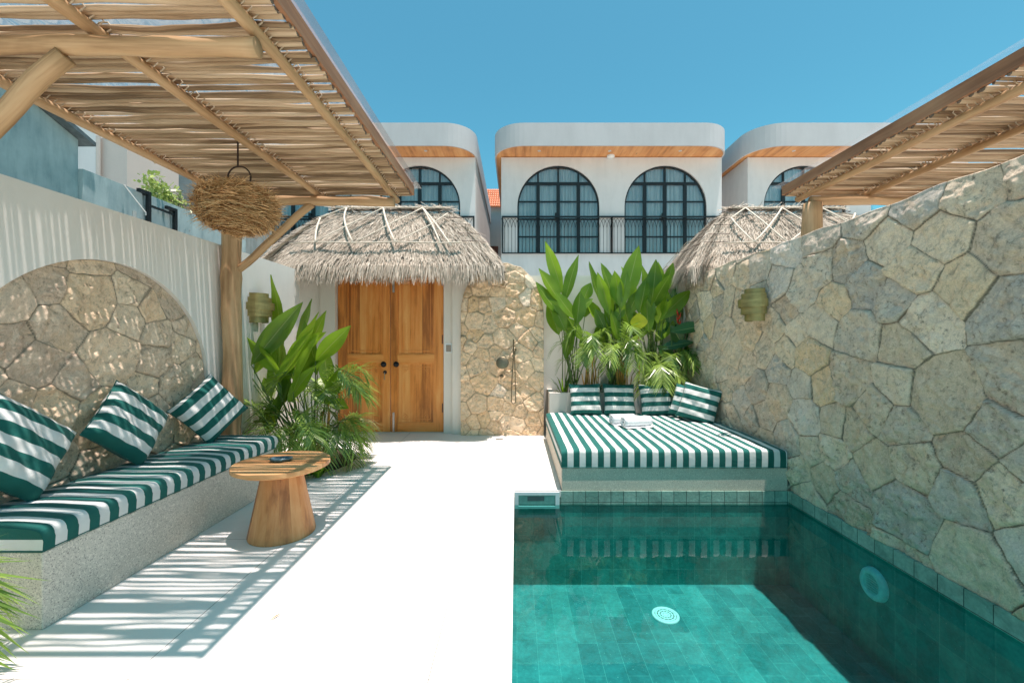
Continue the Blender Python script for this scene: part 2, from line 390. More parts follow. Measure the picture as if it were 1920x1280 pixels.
def m_sheet():
    t = NT('clear_corrugated_sheet')
    n = t.noise(t.coord(scale=(4, 0.5, 1)), 5, 4)
    tr = t.n('BsdfTransparent', {0: (0.93, 0.95, 0.96, 1)}).outputs[0]
    gl = t.n('BsdfGlossy', {0: (0.9, 0.95, 1, 1), 1: 0.12}).outputs[0]
    df = t.n('BsdfTranslucent', {0: (0.85, 0.9, 0.95, 1)}).outputs[0]
    d2 = t.n('BsdfDiffuse', {0: (0.72, 0.78, 0.84, 1)}).outputs[0]
    dd = t.n('MixShader', {0: 0.5, 1: df, 2: d2}).outputs[0]
    m1 = t.n('MixShader', {0: t.fr(n, 0.4, 0.8, 0.05, 0.14), 1: tr, 2: dd}).outputs[0]
    fr = t.n('Fresnel', {0: 1.45}).outputs[0]
    return t.done(t.n('MixShader', {0: t.math('MULTIPLY', fr, 0.4), 1: m1, 2: gl}).outputs[0])
M['sheet'] = m_sheet()
def m_glass():
    t = NT('window_glass')
    n = t.noise(t.coord(), 0.8, 2)
    tr = t.n('BsdfTransparent', {0: (0.93, 0.96, 0.96, 1)}).outputs[0]
    gl = t.n('BsdfGlossy', {0: (0.9, 0.93, 0.95, 1), 1: 0.02, 'Normal': t.bump(n, 0.15, 0.05)}).outputs[0]
    fr = t.n('Fresnel', {0: 1.5}).outputs[0]
    return t.done(t.n('MixShader', {0: t.math('ADD', fr, 0.04), 1: tr, 2: gl}).outputs[0])
M['glass'] = m_glass()
def m_curtain():
    t = NT('sheer_curtain'); sx = t.n('SeparateXYZ', {0: t.coord(scale=(1, 1, 0.05))})
    n = t.noise(t.coord(scale=(9, 9, 0.25)), 2.0, 4)
    cc = t.mix(t.fr(n, 0.3, 0.7), (0.60, 0.58, 0.55), (0.92, 0.90, 0.87))
    return t.done(t.pbr(cc, 0.9, spec=0.1))
M['curtain'] = m_curtain()
def m_water():
    t = NT('pool_water')
    v = t.coord(scale=(1, 1, 1)); n = t.noise(v, 3.5, 3, 0.5); n2 = t.noise(t.coord(scale=(1, 2.5, 1)), 14, 2)
    b = t.bump(t.math('ADD', n, t.math('MULTIPLY', n2, 0.12)), 0.05, 0.02)
    tr = t.n('BsdfTransparent', {0: (0.48, 0.90, 0.87, 1)}).outputs[0]
    gl = t.n('BsdfGlossy', {0: (1, 1, 1, 1), 1: 0.0, 'Normal': b}).outputs[0]
    fr = t.n('Fresnel', {0: 1.33, 'Normal': b}).outputs[0]
    return t.done(t.n('MixShader', {0: fr, 1: tr, 2: gl}).outputs[0])
M['water'] = m_water()
def m_tile(name, c1, c2, mortar, bw, bh, ms, axes, off=0.5, fr=2):
    t = NT(name); c = t.n('TexCoord').outputs['Object']; s = t.n('SeparateXYZ', {0: c})
    v = t.n('CombineXYZ', {0: s.outputs[axes[0]], 1: s.outputs[axes[1]], 2: 0.0}).outputs[0]
    v = t.n('VectorMath', {0: v, 1: (10.0, 10.0, 0.0)}, operation='ADD').outputs[0]
    br = t.n('TexBrick', {'Vector': v, 'Scale': 1.0, 'Mortar Size': ms, 'Mortar Smooth': 0.2, 'Bias': 0.0, 'Brick Width': bw, 'Row Height': bh, 'Color1': tuple(c1) + (1,), 'Color2': tuple(c2) + (1,), 'Mortar': tuple(mortar) + (1,)})
    br.offset = off; br.offset_frequency = fr
    n = t.noise(c, 9, 7, 0.65, 0.5); n2 = t.noise(c, 45, 6, 0.65); n3 = t.noise(c, 2.0, 3)
    k = t.math('MULTIPLY', t.math('MULTIPLY', t.fr(n, 0.3, 0.7, 0.72, 1.28), t.fr(n2, 0.3, 0.7, 0.85, 1.15)), t.fr(n3, 0.3, 0.7, 0.85, 1.15))
    cc = t.mix(1.0, br.outputs[0], t.n('CombineColor', {0: k, 1: k, 2: k}).outputs[0], 'MULTIPLY')
    sp = t.noise(c, 75, 2); cc = t.mix(t.fr(sp, 0.69, 0.74, 0, 0.6), cc, (0.4, 0.55, 0.5))
    h = t.math('ADD', n2, t.math('MULTIPLY', br.outputs[1], -1.2))
    return t.done(t.pbr(cc, 0.6, t.bump(h, 0.4, 0.006), spec=0.3))
TC1 = (0.026, 0.15, 0.155); TC2 = (0.062, 0.225, 0.22); TM = (0.10, 0.27, 0.26)
M['tile_floor'] = m_tile('green_stone_pool_tiles', TC1, TC2, TM, 0.30, 0.145, 0.002, (1, 0), 0.37)
WC1 = (0.035, 0.26, 0.235); WC2 = (0.08, 0.36, 0.32); WM = (0.14, 0.40, 0.36)  # same stone as the floor, painted lighter because these walls sit in shade
M['tile_x'] = m_tile('green_stone_end_wall_tiles', WC1, WC2, WM, 0.145, 0.30, 0.002, (0, 2), 0.0)
M['tile_y'] = m_tile('green_stone_side_wall_tiles', WC1, WC2, WM, 0.145, 0.30, 0.002, (1, 2), 0.0)
CT1 = (0.20, 0.335, 0.275); CT2 = (0.30, 0.42, 0.35)
M['cope_x'] = m_tile('pale_green_waterline_tiles', CT1, CT2, (0.06, 0.09, 0.075), 0.113, 0.9, 0.003, (0, 2), 0.0)
M['cope_y'] = m_tile('pale_green_side_waterline_tiles', CT1, CT2, (0.06, 0.09, 0.075), 0.145, 0.9, 0.003, (1, 2), 0.0)
M['roof_tile'] = m_plain('terracotta_roof_tiles', (0.55, 0.19, 0.09), 0.7, 0, 8, 0.3, 0.2)
M['pink_wall'] = m_plaster('pale_pink_render', (0.62, 0.53, 0.47), 0.1)
M['ground'] = m_plain('pale_bounce_paving', (0.56, 0.53, 0.48), 0.95, 0, 6, 0.3, 0.5)  # unseen ground, made pale to bounce light onto the villa fronts
M['abalone'] = m_plain('blue_grey_shell', (0.10, 0.17, 0.20), 0.25, 0.3, 35, 0.7, 0.3)
M['shower'] = m_plain('bronze_metal', (0.20, 0.16, 0.10), 0.38, 0.8)

# ------------------------------------------------------------ stone surfaces
def vnoise(u, v, sc, seed):
    rs = np.random.RandomState(seed); g = rs.rand(128, 128)
    x = u * sc + 50; y = v * sc + 50
    xi = np.floor(x).astype(int); yi = np.floor(y).astype(int); fx = x - xi; fy = y - yi
    fx = fx * fx * (3 - 2 * fx); fy = fy * fy * (3 - 2 * fy)
    a = g[xi % 128, yi % 128]; b = g[(xi + 1) % 128, yi % 128]; c = g[xi % 128, (yi + 1) % 128]; d = g[(xi + 1) % 128, (yi + 1) % 128]
    return (a * (1 - fx) + b * fx) * (1 - fy) + (c * (1 - fx) + d * fx) * fy - 0.5
def fbm(u, v, sc, seed, o=4):
    r = 0; amp = 1
    for k in range(o): r = r + amp * vnoise(u, v, sc * 2 ** k, seed + k); amp *= 0.5
    return r
def stone_surface(name, mat, parent, fn, W, topfn, du, size, seed, relief=1.0, umap=None, depth=0.1, loc=(0, 0, 0)):
    """fn(u, v, h) -> arrays x, y, z; stones as a power diagram with joints and hewn relief"""
    rs = np.random.RandomState(seed)
    nu = int(W / du) + 1
    us = np.linspace(0, 1, nu)
    us = (umap(us) if umap else us) * W
    tops = np.array([topfn(a) for a in us]); H = tops.max(); nv = int(H / du) + 1
    V = np.linspace(0, 1, nv)[None, :] * tops[:, None]; U = np.repeat(us[:, None], nv, 1)
    seeds = []; tries = 0
    while tries < 6000:
        tries += 1
        r = size * rs.choice([0.55, 0.75, 1.0, 1.25], p=[0.2, 0.3, 0.3, 0.2])
        p = (rs.uniform(-size, W + size), rs.uniform(-size, H + size), r)
        if all((p[0] - q[0]) ** 2 + ((p[1] - q[1]) * 1.12) ** 2 > (0.5 * (r + q[2])) ** 2 * 0.97 for q in seeds): seeds.append(p)
    S = np.array(seeds); K = len(S)
    wu = U + 0.010 * fbm(U, V, 5, seed) + 0.007 * fbm(U, V, 20, seed + 3, 2); wv = V + 0.010 * fbm(U, V, 5, seed + 9) + 0.007 * fbm(U, V, 20, seed + 13, 2)
    pu = wu.ravel(); pv = wv.ravel(); N = pu.size
    idx = np.zeros(N, int); edge = np.zeros(N)
    for a in range(0, N, 40000):
        x = pu[a:a + 40000, None]; y = pv[a:a + 40000, None]
        D = (x - S[None, :, 0]) ** 2 + ((y - S[None, :, 1]) * 1.1) ** 2 - (S[None, :, 2] * 0.42) ** 2
        i1 = D.argmin(1); d1 = D[np.arange(len(i1)), i1]
        dist = np.hypot(S[i1, 0][:, None] - S[None, :, 0], (S[i1, 1][:, None] - S[None, :, 1]) * 1.1)
        dist[dist < 1e-6] = 1e9
        e = (D - d1[:, None]) / (2 * dist); e[np.arange(len(i1)), i1] = 9
        idx[a:a + 40000] = i1; edge[a:a + 40000] = e.min(1)
    tone = rs.rand(K); rough = 0.25 + 0.75 * rs.rand(K); offs = rs.rand(K) * 0.012; gx = rs.uniform(-1, 1, K) * 0.055; gy = rs.uniform(-1, 1, K) * 0.055
    su = pu - S[idx, 0]; sv = pv - S[idx, 1]
    f1 = fbm(pu + idx * 1.7, pv + idx * 0.9, 7, seed + 20, 5); f2 = fbm(pu * 1.0 + idx * 3.1, pv * 1.0, 22, seed + 30, 3)
    rg = np.abs(fbm(pu + idx, pv - idx, 5, seed + 40, 4))
    e = np.clip(edge / (0.007 + 0.009 * rough[idx]), 0, 1); e = 1 - (1 - e) ** 2
    V0 = (tops[:, None] - V).ravel(); topf = np.clip(V0 / 0.10, 0.12, 1)
    h = topf * e * (0.009 + offs[idx] + gx[idx] * su + gy[idx] * sv + f1 * (0.008 + 0.034 * rough[idx]) + f2 * (0.004 + 0.012 * rough[idx]) - 0.035 * rg * rough[idx]
             + 0.009 * rough[idx] * (np.mod((su * np.cos(idx * 2.1) + sv * np.sin(idx * 2.1)) * 9 + f1 * 1.6, 1.0))) * relief
    h = np.maximum(h, -0.006)
    x, y, z = fn(U.ravel(), V.ravel(), h)
    co = np.stack([x, y, z], 1)
    i = np.arange(nu - 1)[:, None] * nv + np.arange(nv - 1)[None, :]; i = i.ravel()
    q = np.stack([i, i + nv, i + nv + 1, i + 1], 1)
    # skirt to the back
    border = list(range(0, nv)) + [k * nv + nv - 1 for k in range(1, nu)] + [(nu - 1) * nv + k for k in range(nv - 2, -1, -1)] + [k * nv for k in range(nu - 2, 0, -1)]
    bu = U.ravel()[border]; bv = V.ravel()[border]
    bx, by, bz = fn(bu, bv, np.full(len(border), -depth)); co = np.vstack([co, np.stack([bx, by, bz], 1)])
    nb = len(border); B = nu * nv; bo = np.array(border); bn = np.roll(bo, -1); k = np.arange(nb); k2 = (k + 1) % nb
    q = np.vstack([q, np.stack([bo, bn, B + k2, B + k], 1)])
    co = co - np.array(loc)
    me = bpy.data.meshes.new(name); me.vertices.add(len(co)); me.vertices.foreach_set('co', co.ravel())
    me.loops.add(q.size); me.loops.foreach_set('vertex_index', q.ravel().astype(np.int32))
    me.polygons.add(len(q)); me.polygons.foreach_set('loop_start', (np.arange(len(q)) * 4).astype(np.int32))
    me.polygons.foreach_set('use_smooth', np.ones(len(q), bool))
    for nm, arr in (('tone', np.concatenate([tone[idx], tone[idx][bo]])), ('edge', np.concatenate([edge, np.full(nb, 0.1)])), ('rough', np.concatenate([rough[idx], rough[idx][bo]]))):
        at = me.attributes.new(nm, 'FLOAT', 'POINT'); at.data.foreach_set('value', arr.astype(np.float32))
    me.update(calc_edges=True); me.validate(); me.materials.append(mat)
    o = bpy.data.objects.new(name, me); col.objects.link(o)
    if parent is not None: o.parent = parent; o.location = Vector(loc) - parent_world(parent)
    else: o.location = loc
    return o

# ------------------------------------------------------------ setting: ground, patio, pool
PX0, PX1, PY0, PY1 = -0.03, 2.45, -1.6, 3.83
WZ = -0.115; PB = -0.84
LW, RW = -2.85, 2.45
def ring(name, mat, x0, x1, y0, y1, z, zb=None, hole=(PX0, PX1, PY0, PY1)):
    b = MB(); a, c, d, e = hole
    vs = [(x0, y0), (x1, y0), (x1, y1), (x0, y1), (a, d), (c, d), (c, e), (a, e)]
    top = [(p[0], p[1], z) for p in vs]
    fs = [[0, 1, 5, 4], [1, 2, 6, 5], [2, 3, 7, 6], [3, 0, 4, 7]]
    b.add(top, fs)
    if zb is not None:
        b.add([(p[0], p[1], q) for p in vs[4:] for q in (z, zb)], [[0, 1, 3, 2], [2, 3, 5, 4], [4, 5, 7, 6], [6, 7, 1, 0]])
    return struct(b.build(name, mat))
ring('ground', M['ground'], -400, 400, -400, 400, -0.06)
# patio slab, with its thin edge over the pool
b = MB(); b.box(LW, PX0 + 0.012, -1.6, 6.4, -0.05, 0.0); b.box(PX0 + 0.012, 2.45, 3.835, 6.4, -0.05, 0.0); b.box(LW, 2.45, -3.5, -1.6, -0.05, 0.0)
b.box(-3.6, LW, 5.62, 6.4, -0.05, 0.0)
struct(b.build('patio_floor', M['floor']))
b = MB(); b.add([(PX0, PY0, PB), (PX1, PY0, PB), (PX1, PY1, PB), (PX0, PY1, PB)], [[0, 1, 2, 3]])
struct(b.build('pool_floor', M['tile_floor']))
b = MB(); b.box(PX0, PX1, PY1, PY1 + 0.12, PB, -0.125); b.box(PX0, PX1, PY0 - 0.12, PY0, PB, -0.125)
struct(b.build('pool_end_wall', M['tile_x']))
b = MB(); b.box(PX1, PX1 + 0.1, PY0, PY1, PB, -0.105); b.box(PX0 - 0.12, PX0, PY0, PY1, PB, -0.051)
struct(b.build('pool_side_wall', M['tile_y']))
b = MB(); b.box(0.405, PX1, PY1 - 0.006, PY1 + 0.1, -0.124, 0.0); b.box(PX0 + 0.0, 0.404, PY1 - 0.006, PY1 + 0.003, -0.124, -0.052)
struct(b.build('pool_edge', M['cope_x']))
b = MB(); b.box(PX1 - 0.012, PX1 + 0.1, PY0, PY1 - 0.007, -0.104, 0.0)
struct(b.build('pool_edge', M['cope_y']))
b = MB(); b.add([(PX0, PY0, WZ), (PX1, PY0, WZ), (PX1, PY1, WZ), (PX0, PY1, WZ)], [[0, 1, 2, 3]])
struct(b.build('water', M['water']))

# pool fittings
t = thing('pool_skimmer', P(1006, 940, 3.82), 'white framed rectangular skimmer mouth at the pool corner by the patio', 'pool skimmer')
b = MB(); fn = lambda u, v, d: (u, 3.815 + d, v)
rect = lambda a, b_, c, d: [(a, c), (b_, c), (b_, d), (a, d)]
b.plate(rect(-0.015, 0.385, -0.148, -0.002), [rect(0.02, 0.35, -0.125, -0.028)], fn, -0.012, 0.004); b.build('frame', M['plastic'], t)
b = MB(); b.box(0.02, 0.35, 3.822, 3.826, -0.126, -0.027); b.build('back_plate', m_plain('pale_green_plastic', (0.33, 0.45, 0.38), 0.5), t)
b = MB(); b.box(0.10, 0.25, 3.8165, 3.8213, -0.085, -0.045); b.build('slot', M['slot_grey'], t)
def drain(name, c, r, label, cat, mat):
    t = thing(name, c, label, cat); c = Vector(c)
    b = MB(); b.lathe([(r * 0.8, 0.003), (r * 0.82, 0.012), (r, 0.008), (r, 0)], c, 40, cap=False); b.build('rim', mat, t, True)
    b = MB()
    for k in range(0, 4):
        rr = r * (0.08 + 0.205 * k)
        b.lathe([(max(rr - r * 0.055, 0.001), 0.004), (max(rr - r * 0.055, 0.001), 0.01), (rr + r * 0.055, 0.01), (rr + r * 0.055, 0.004)], c, 40, cap=False)
    for k in range(6):
        a = k * math.pi / 6; d = Vector((math.cos(a), math.sin(a), 0)) * r * 0.8
        b.tube([c - d + Vector((0, 0, 0.007)), c + d + Vector((0, 0, 0.007))], 0.0035, 5)
    b.build('grille', mat, t)
    b = MB(); b.lathe([(r * 0.8, 0.002), (0.001, 0.002)], c, 40, cap=False); b.build('well', M['slot_grey'], t)
drain('pool_drain', (1.19, 3.40, PB), 0.105, 'round white slotted drain on the green pool floor', 'drain', M['plastic'])
t = thing('pool_light', (2.44, 2.91, -0.31), 'round white underwater light on the pool side wall below the stone wall', 'pool light')
rt = Matrix.Rotation(R(-90), 3, 'Y')
b = MB(); b.lathe([(0.066, 0.03), (0.069, 0.036), (0.092, 0.034), (0.106, 0.018), (0.110, 0)], (2.448, 2.91, -0.31), 40, rt, cap=False); b.build('bezel', m_plain('bright_white_plastic', (0.9, 0.92, 0.92), 0.4), t, True)
b = MB(); b.lathe([(0.066, 0.03), (0.055, 0.022), (0.002, 0.010)], (2.448, 2.91, -0.31), 40, rt, cap=False)
for k in range(-3, 4): b.box(2.42, 2.432, 2.91 - 0.045, 2.91 + 0.045, -0.31 + k * 0.016 - 0.003, -0.31 + k * 0.016 + 0.003)
b.build('lens', m_plain('ribbed_lens', (0.7, 0.8, 0.78), 0.2), t)
b = MB(); b.lathe([(0.105, 0.0), (0.105, 0.004), (0.001, 0.004)], P(1006, 901, 4.12) + Vector((0, 0, 0)), 36, cap=False); b.lathe([(0.012, 0.0045), (0.001, 0.0055)], P(1006, 901, 4.12), 10, cap=False)
o = b.build('access_cover', m_plain('white_cover', (0.60, 0.58, 0.53), 0.6), None, loc=(P(1006, 901, 4.12)[0], 4.12, 0)); tag(o, 'flat round white access cover in the patio floor before the daybed', 'cover')
b = MB(); b.box(-0.28, -0.18, 5.78, 5.86, 0.001, 0.006)
for k in range(6): b.box(-0.272 + k * 0.016, -0.265 + k * 0.016, 5.79, 5.85, 0.0062, 0.008)
tag(b.build('floor_grate', M['steel'], None, loc=(-0.23, 5.82, 0)), 'small square shower drain grate in the floor at the stone wall foot', 'drain')
b = MB(); c = P(518, 1157, 2.08); c.z = 0.004
b.tube([c + Vector((-0.02, -0.03, 0)), c + Vector((0, 0, 0.006)), c + Vector((0.012, 0.03, 0.002))], [0.001, 0.005, 0.001], 5, flat=0.3)
tag(b.build('fallen_leaf', m_plain('dry_leaf', (0.4, 0.16, 0.05), 0.7), None, loc=c), 'tiny dry orange leaf lying on the sunlit patio', 'leaf')

# ------------------------------------------------------------ walls
WT = 2.27
def wall_at(y): return WT
# left plaster wall with arched recess for stone
AZ, AY, AR = 0.97, 3.01, 0.935
b = MB()
arch = [(AY - AR, 0.0)] + [(AY - AR * math.cos(math.pi * k / 40), AZ + AR * math.sin(math.pi * k / 40)) for k in range(41)] + [(AY + AR, 0.0)]
outer = [(0.2, 0.0)] + arch + [(5.62, 0.0), (5.62, WT), (0.2, WT)]
b.plate(outer, [], lambda u, v, d: (LW - d, u, v), 0.0, 0.045)
b.box(LW - 0.20, LW - 0.046, 0.2, 5.62, 0, WT - 0.001)
lw = thing('garden_wall', (LW, 3, 0), 'long white plastered wall with an arched stone panel behind the bench', 'wall')
b.build('plaster', M['plaster'], lw)
def top_arch(u):
    d = abs(u - (AR - 0.004)); rr = AR - 0.004
    return AZ + math.sqrt(max(rr * rr - d * d, 0))
um = lambda x: 0.5 * (x + 0.5 * (1 - np.cos(np.pi * x)))
stone_surface('stone_arch', M['stone_n'], lw, lambda u, v, h: (LW - 0.032 + h, (AY + AR - 0.004) - u, v + 0.001), 2 * (AR - 0.004), top_arch, 0.0068, 0.31, 5, 1.0, lambda x: 0.5 * (1 - np.cos(np.pi * x)) * 0.6 + x * 0.4, 0.012, (LW, AY, 0))
# right stone wall
Y0, Y1 = 0.9, 6.4
def top_right(u): return 2.25 + 0.006 * math.sin(u * 5.1) + 0.005 * math.sin(u * 13.0 + 1)
rw = stone_surface('stone_wall', M['stone'], None, lambda u, v, h: (RW + 0.02 - h * 1.25, Y1 - u, v), Y1 - Y0, top_right, 0.0072, 0.33, 21, 0.9, None, 0.22, (RW, 3.8, 0))
tag(rw, 'tall rough stone wall of irregular blocks along the pool', 'stone wall')
# shower wall
def top_sh(u):
    d = abs((u - 0.59) / 0.59)
    return 1.72 + 0.73 * math.sqrt(max(0, 1 - d ** 2.2)) + 0.008 * math.sin(u * 31)
sw = stone_surface('shower_wall', M['stone_w'], None, lambda u, v, h: (-0.79 + u, 6.08 - h * 1.3, v), 1.18, top_sh, 0.0070, 0.26, 33, 0.85, lambda x: 0.5 * (1 - np.cos(np.pi * x)), 0.22, (-0.2, 6.08, 0))
tag(sw, 'round topped warm limestone wall carrying the outdoor shower', 'stone wall')
# back white wall
b = MB(); b.box(-0.785, 2.46, 6.4, 6.58, 0, 2.32); 
tag(b.build('back_wall', M['plaster'], None, loc=(1, 6.4, 0)), 'white plastered wall behind the planter and the daybed', 'wall')
# planter
pl = thing('planter', (1.5, 5.85, 0), 'low grey rendered planter across the head of the daybed', 'planter')
b = MB(); b.box(0.455, 2.44, 5.85, 5.93, 0, 0.63); b.box(0.455, 0.53, 5.932, 6.398, 0, 0.628); b.build('box', M['planter'], pl)
b = MB(); b.box(0.53, 2.44, 5.931, 6.397, 0.3, 0.57); b.build('soil', M['soil'], pl)

# ------------------------------------------------------------ shower fittings
sh = thing('wall_shower', (0, 6.05, 1.0), 'bronze wall shower with round head and looped hose on the stone', 'shower')
rx = Matrix.Rotation(R(90), 3, 'X')
c = P(942, 680, 5.95)
b = MB(); b.lathe([(0.012, -0.10), (0.012, -0.012), (0.088, -0.008), (0.088, 0.004), (0.08, 0.008), (0.001, 0.008)], c, 32, Matrix.Rotation(R(75), 3, 'X')); b.build('shower_head', M['shower'], sh, True)
b = MB(); a0 = P(963, 636, 5.93); b.tube([a0, a0 + Vector((0, 0.01, -0.26))], 0.011, 10)
b.box(a0.x - 0.018, a0.x + 0.018, 5.92, 6.05, a0.z - 0.245, a0.z - 0.21); b.build('hand_shower', M['shower'], sh)
b = MB(); z0 = a0.z - 0.26; pts = []
for k in range(33):
    s = k / 32; ang = math.pi * s
    if s < 0.42: p = (a0.x - 0.004 - 0.026 * math.sin(s / 0.42 * math.pi / 2), 5.945, z0 - (0.60) * s / 0.42)
    elif s < 0.58:
        q = (s - 0.42) / 0.16 * math.pi; p = (a0.x - 0.030 * math.cos(q), 5.945, z0 - 0.60 - 0.035 * math.sin(q))
    else: p = (a0.x + 0.030 - 0.018 * (s - 0.58) / 0.42, 5.955, z0 - 0.60 + 0.72 * (s - 0.58) / 0.42)
    pts.append(p)
b.tube(pts, 0.007, 8); b.build('hose', M['shower'], sh, True)
b = MB(); b.lathe([(0.03, 0.0), (0.03, 0.05), (0.012, 0.06), (0.001, 0.06)], (pts[-1][0], 6.03, pts[-1][2]), 18, rx); b.build('hose_outlet', M['shower'], sh, True)
b = MB(); b.lathe([(0.028, 0.0), (0.024, 0.05), (0.001, 0.052)], (c.x - 0.01, 6.03, c.z - 0.19), 16, rx); b.build('valve', M['shower'], sh, True)

# ------------------------------------------------------------ brass wall lamps
def wall_lamp(wx, yc, side, label):
    t = thing('wall_lamp', (wx, yc, 1.70), label, 'wall lamp', 'banded brass wall lamps')
    bands = [(0.112, 0.110, 0.16), (0.138, 0.052, 0.112), (0.165, -0.022, 0.056), (0.142, -0.092, -0.018), (0.112, -0.16, -0.088)]
    for r, z0, z1 in bands:
        b = MB(); pr = []
        out = [(-side * 0.0, -r)] 
        n = 20; o_ = []; i_ = []
        for k in range(n + 1):
            a = -math.pi / 2 + math.pi * k / n
            ex = 0.85
            o_.append((math.cos(a) * r * 1.15, math.sin(a) * r)); i_.append((math.cos(a) * (r - 0.004) * 1.15, math.sin(a) * (r - 0.004)))
        lp = o_ + i_[::-1]
        b.plate(lp, [], lambda u, v, d: (wx + side * (u + 0.006), yc + v, 1.70 + d), z0, z1)
        b.build('shade_band', M['brass'], t)
    b = MB(); b.box(wx - 0.012 if side < 0 else wx + 0.0, wx if side < 0 else wx + 0.012, yc - 0.05, yc + 0.05, 1.56, 1.84)
    for z in (-0.085, -0.015, 0.055, 0.11): 
        b.tube([(wx, yc - 0.1, 1.7 + z), (wx + side * 0.125, yc, 1.7 + z), (wx, yc + 0.1, 1.7 + z)], 0.004, 6)
    b.build('bracket', M['brass'], t)
    return t
wall_lamp(LW, 4.655, 1, 'olive brass banded lamp on the white wall behind the timber post')
wall_lamp(RW - 0.03, 4.25, -1, 'olive brass banded lamp on the rough stone wall')

# ------------------------------------------------------------ bench, cushion, daybed
t = thing('bench', (-2.5, 3, 0), 'long speckled cement bench base along the arched stone panel', 'bench')
b = MB(); b.box(LW + 0.045, -2.21, 1.99, 3.97, 0.0, 0.362, bev=0.004); b.build('base', M['terrazzo'], t)
def cushion(name, x0, x1, y0, y1, z0, z1, along, rad, label, cat, dome=0.008, off=0.0, seams=True):
    """rounded box cushion; stripe coordinate along axis 'along', vertical on the two end faces"""
    nx = 44; ny = 60
    b = MB(); vs = []; fs = []; uvs = []
    def prof(t_):  # path over: bottom edge up side, across, down the other side ; t in 0..1
        pass
    # cross-section path perpendicular to 'along'
    if along == 1: a0, a1, s0, s1 = x0, x1, y0, y1
    else: a0, a1, s0, s1 = y0, y1, x0, x1
    path = [(a0, z0)]
    n = 6
    path += [(a0 - 0.004, z0 + (z1 - z0) * 0.5)]
    for k in range(n + 1):
        q = math.pi / 2 * k / n; path.append((a0 + rad - rad * math.cos(q), z1 - rad + rad * math.sin(q)))
    m = 14
    for k in range(1, m): path.append((a0 + rad + (a1 - a0 - 2 * rad) * k / m, z1 + dome * math.sin(math.pi * k / m) ** 0.6))
    for k in range(n + 1):
        q = math.pi / 2 * k / n; path.append((a1 - rad + rad * math.sin(q), z1 - rad + rad * math.cos(q)))
    path += [(a1 + 0.004, z0 + (z1 - z0) * 0.5), (a1, z0)]
    ns = int((s1 - s0) / 0.0272) + 1; L = len(path)
    def pt(a, s, z): return (a, s, z) if along == 1 else (s, a, z)
    rows = []
    for i in range(ns + 1):
        s = s0 + (s1 - s0) * i / ns
        endf = min(i, ns - i); shrink = {0: rad * 0.28, 1: 0.002}.get(endf, 0)
        wob = 0.0035 * math.sin(s * 57) + 0.002 * math.sin(s * 23 + 1)
        rows.append([pt(a, s, (z - shrink * ((z - z0) / (z1 - z0))) + ((wob + 0.005 * math.sin(s * 3.1 + a * 7) * math.sin(a * 9 + s * 2)) if z > z0 + 0.02 else 0)) for a, z in path])
    vs = [p for r_ in rows for p in r_]
    for i in range(ns):
        sa = (s1 - s0) * i / ns; sb = (s1 - s0) * (i + 1) / ns
        for k in range(L - 1):
            f = [i * L + k, (i + 1) * L + k, (i + 1) * L + k + 1, i * L + k + 1]
            fs.append(f if along == 0 else f[::-1]); uu = [(sa, 0), (sb, 0), (sb, 0), (sa, 0)]
            uvs.append(uu if along == 0 else uu[::-1])
    b.add(vs, fs, uvs)
    # end faces: stripes run level
    for i, sg in ((0, 1), (ns, -1)):
        loop = rows[i]; vv = list(loop); b.add(vv, [list(range(L))], [[((z1 - p[2]) * 1.0 + 0.0, 0) for p in vv]])
    b.add([pt(a0, s0, z0), pt(a1, s0, z0), pt(a1, s1, z0), pt(a0, s1, z0)], [[0, 1, 2, 3]])
    o = b.build(name, M['stripe'], None, True, loc=((x0 + x1) / 2, (y0 + y1) / 2, z0))
    m_ = o.modifiers.new('edge', 'EDGE_SPLIT'); m_.split_angle = R(50)
    pp = MB()
    for zz in (z0 + 0.006, ):
        pp.tube([(x0, y0, zz), (x1, y0, zz), (x1, y1, zz), (x0, y1, zz), (x0, y0, zz)], 0.0035, 6)
    pp.build('piping', m_plain('teal_piping', TEAL, 0.8) if 'piping' not in M else M['piping'], o)
    return tag(o, label, cat)
M['piping'] = m_plain('teal_piping', TEAL, 0.8)
cushion('bench_cushion', LW + 0.05, -2.205, 1.985, 3.965, 0.364, 0.478, 1, 0.045, 'long teal and white striped seat cushion on the cement bench', 'cushion')
t = thing('daybed', (1.4, 4.8, 0), 'raised cement daybed platform between pool and planter', 'daybed')
b = MB(); b.box(0.41, 2.44, 3.836, 5.845, 0.0, 0.204, bev=0.003); b.build('base', M['bedbase'], t)
cushion('daybed_mattress', 0.405, 2.43, 3.829, 5.84, 0.206, 0.365, 0, 0.03, 'wide teal and white striped mattress on the daybed platform', 'mattress', 0.006)

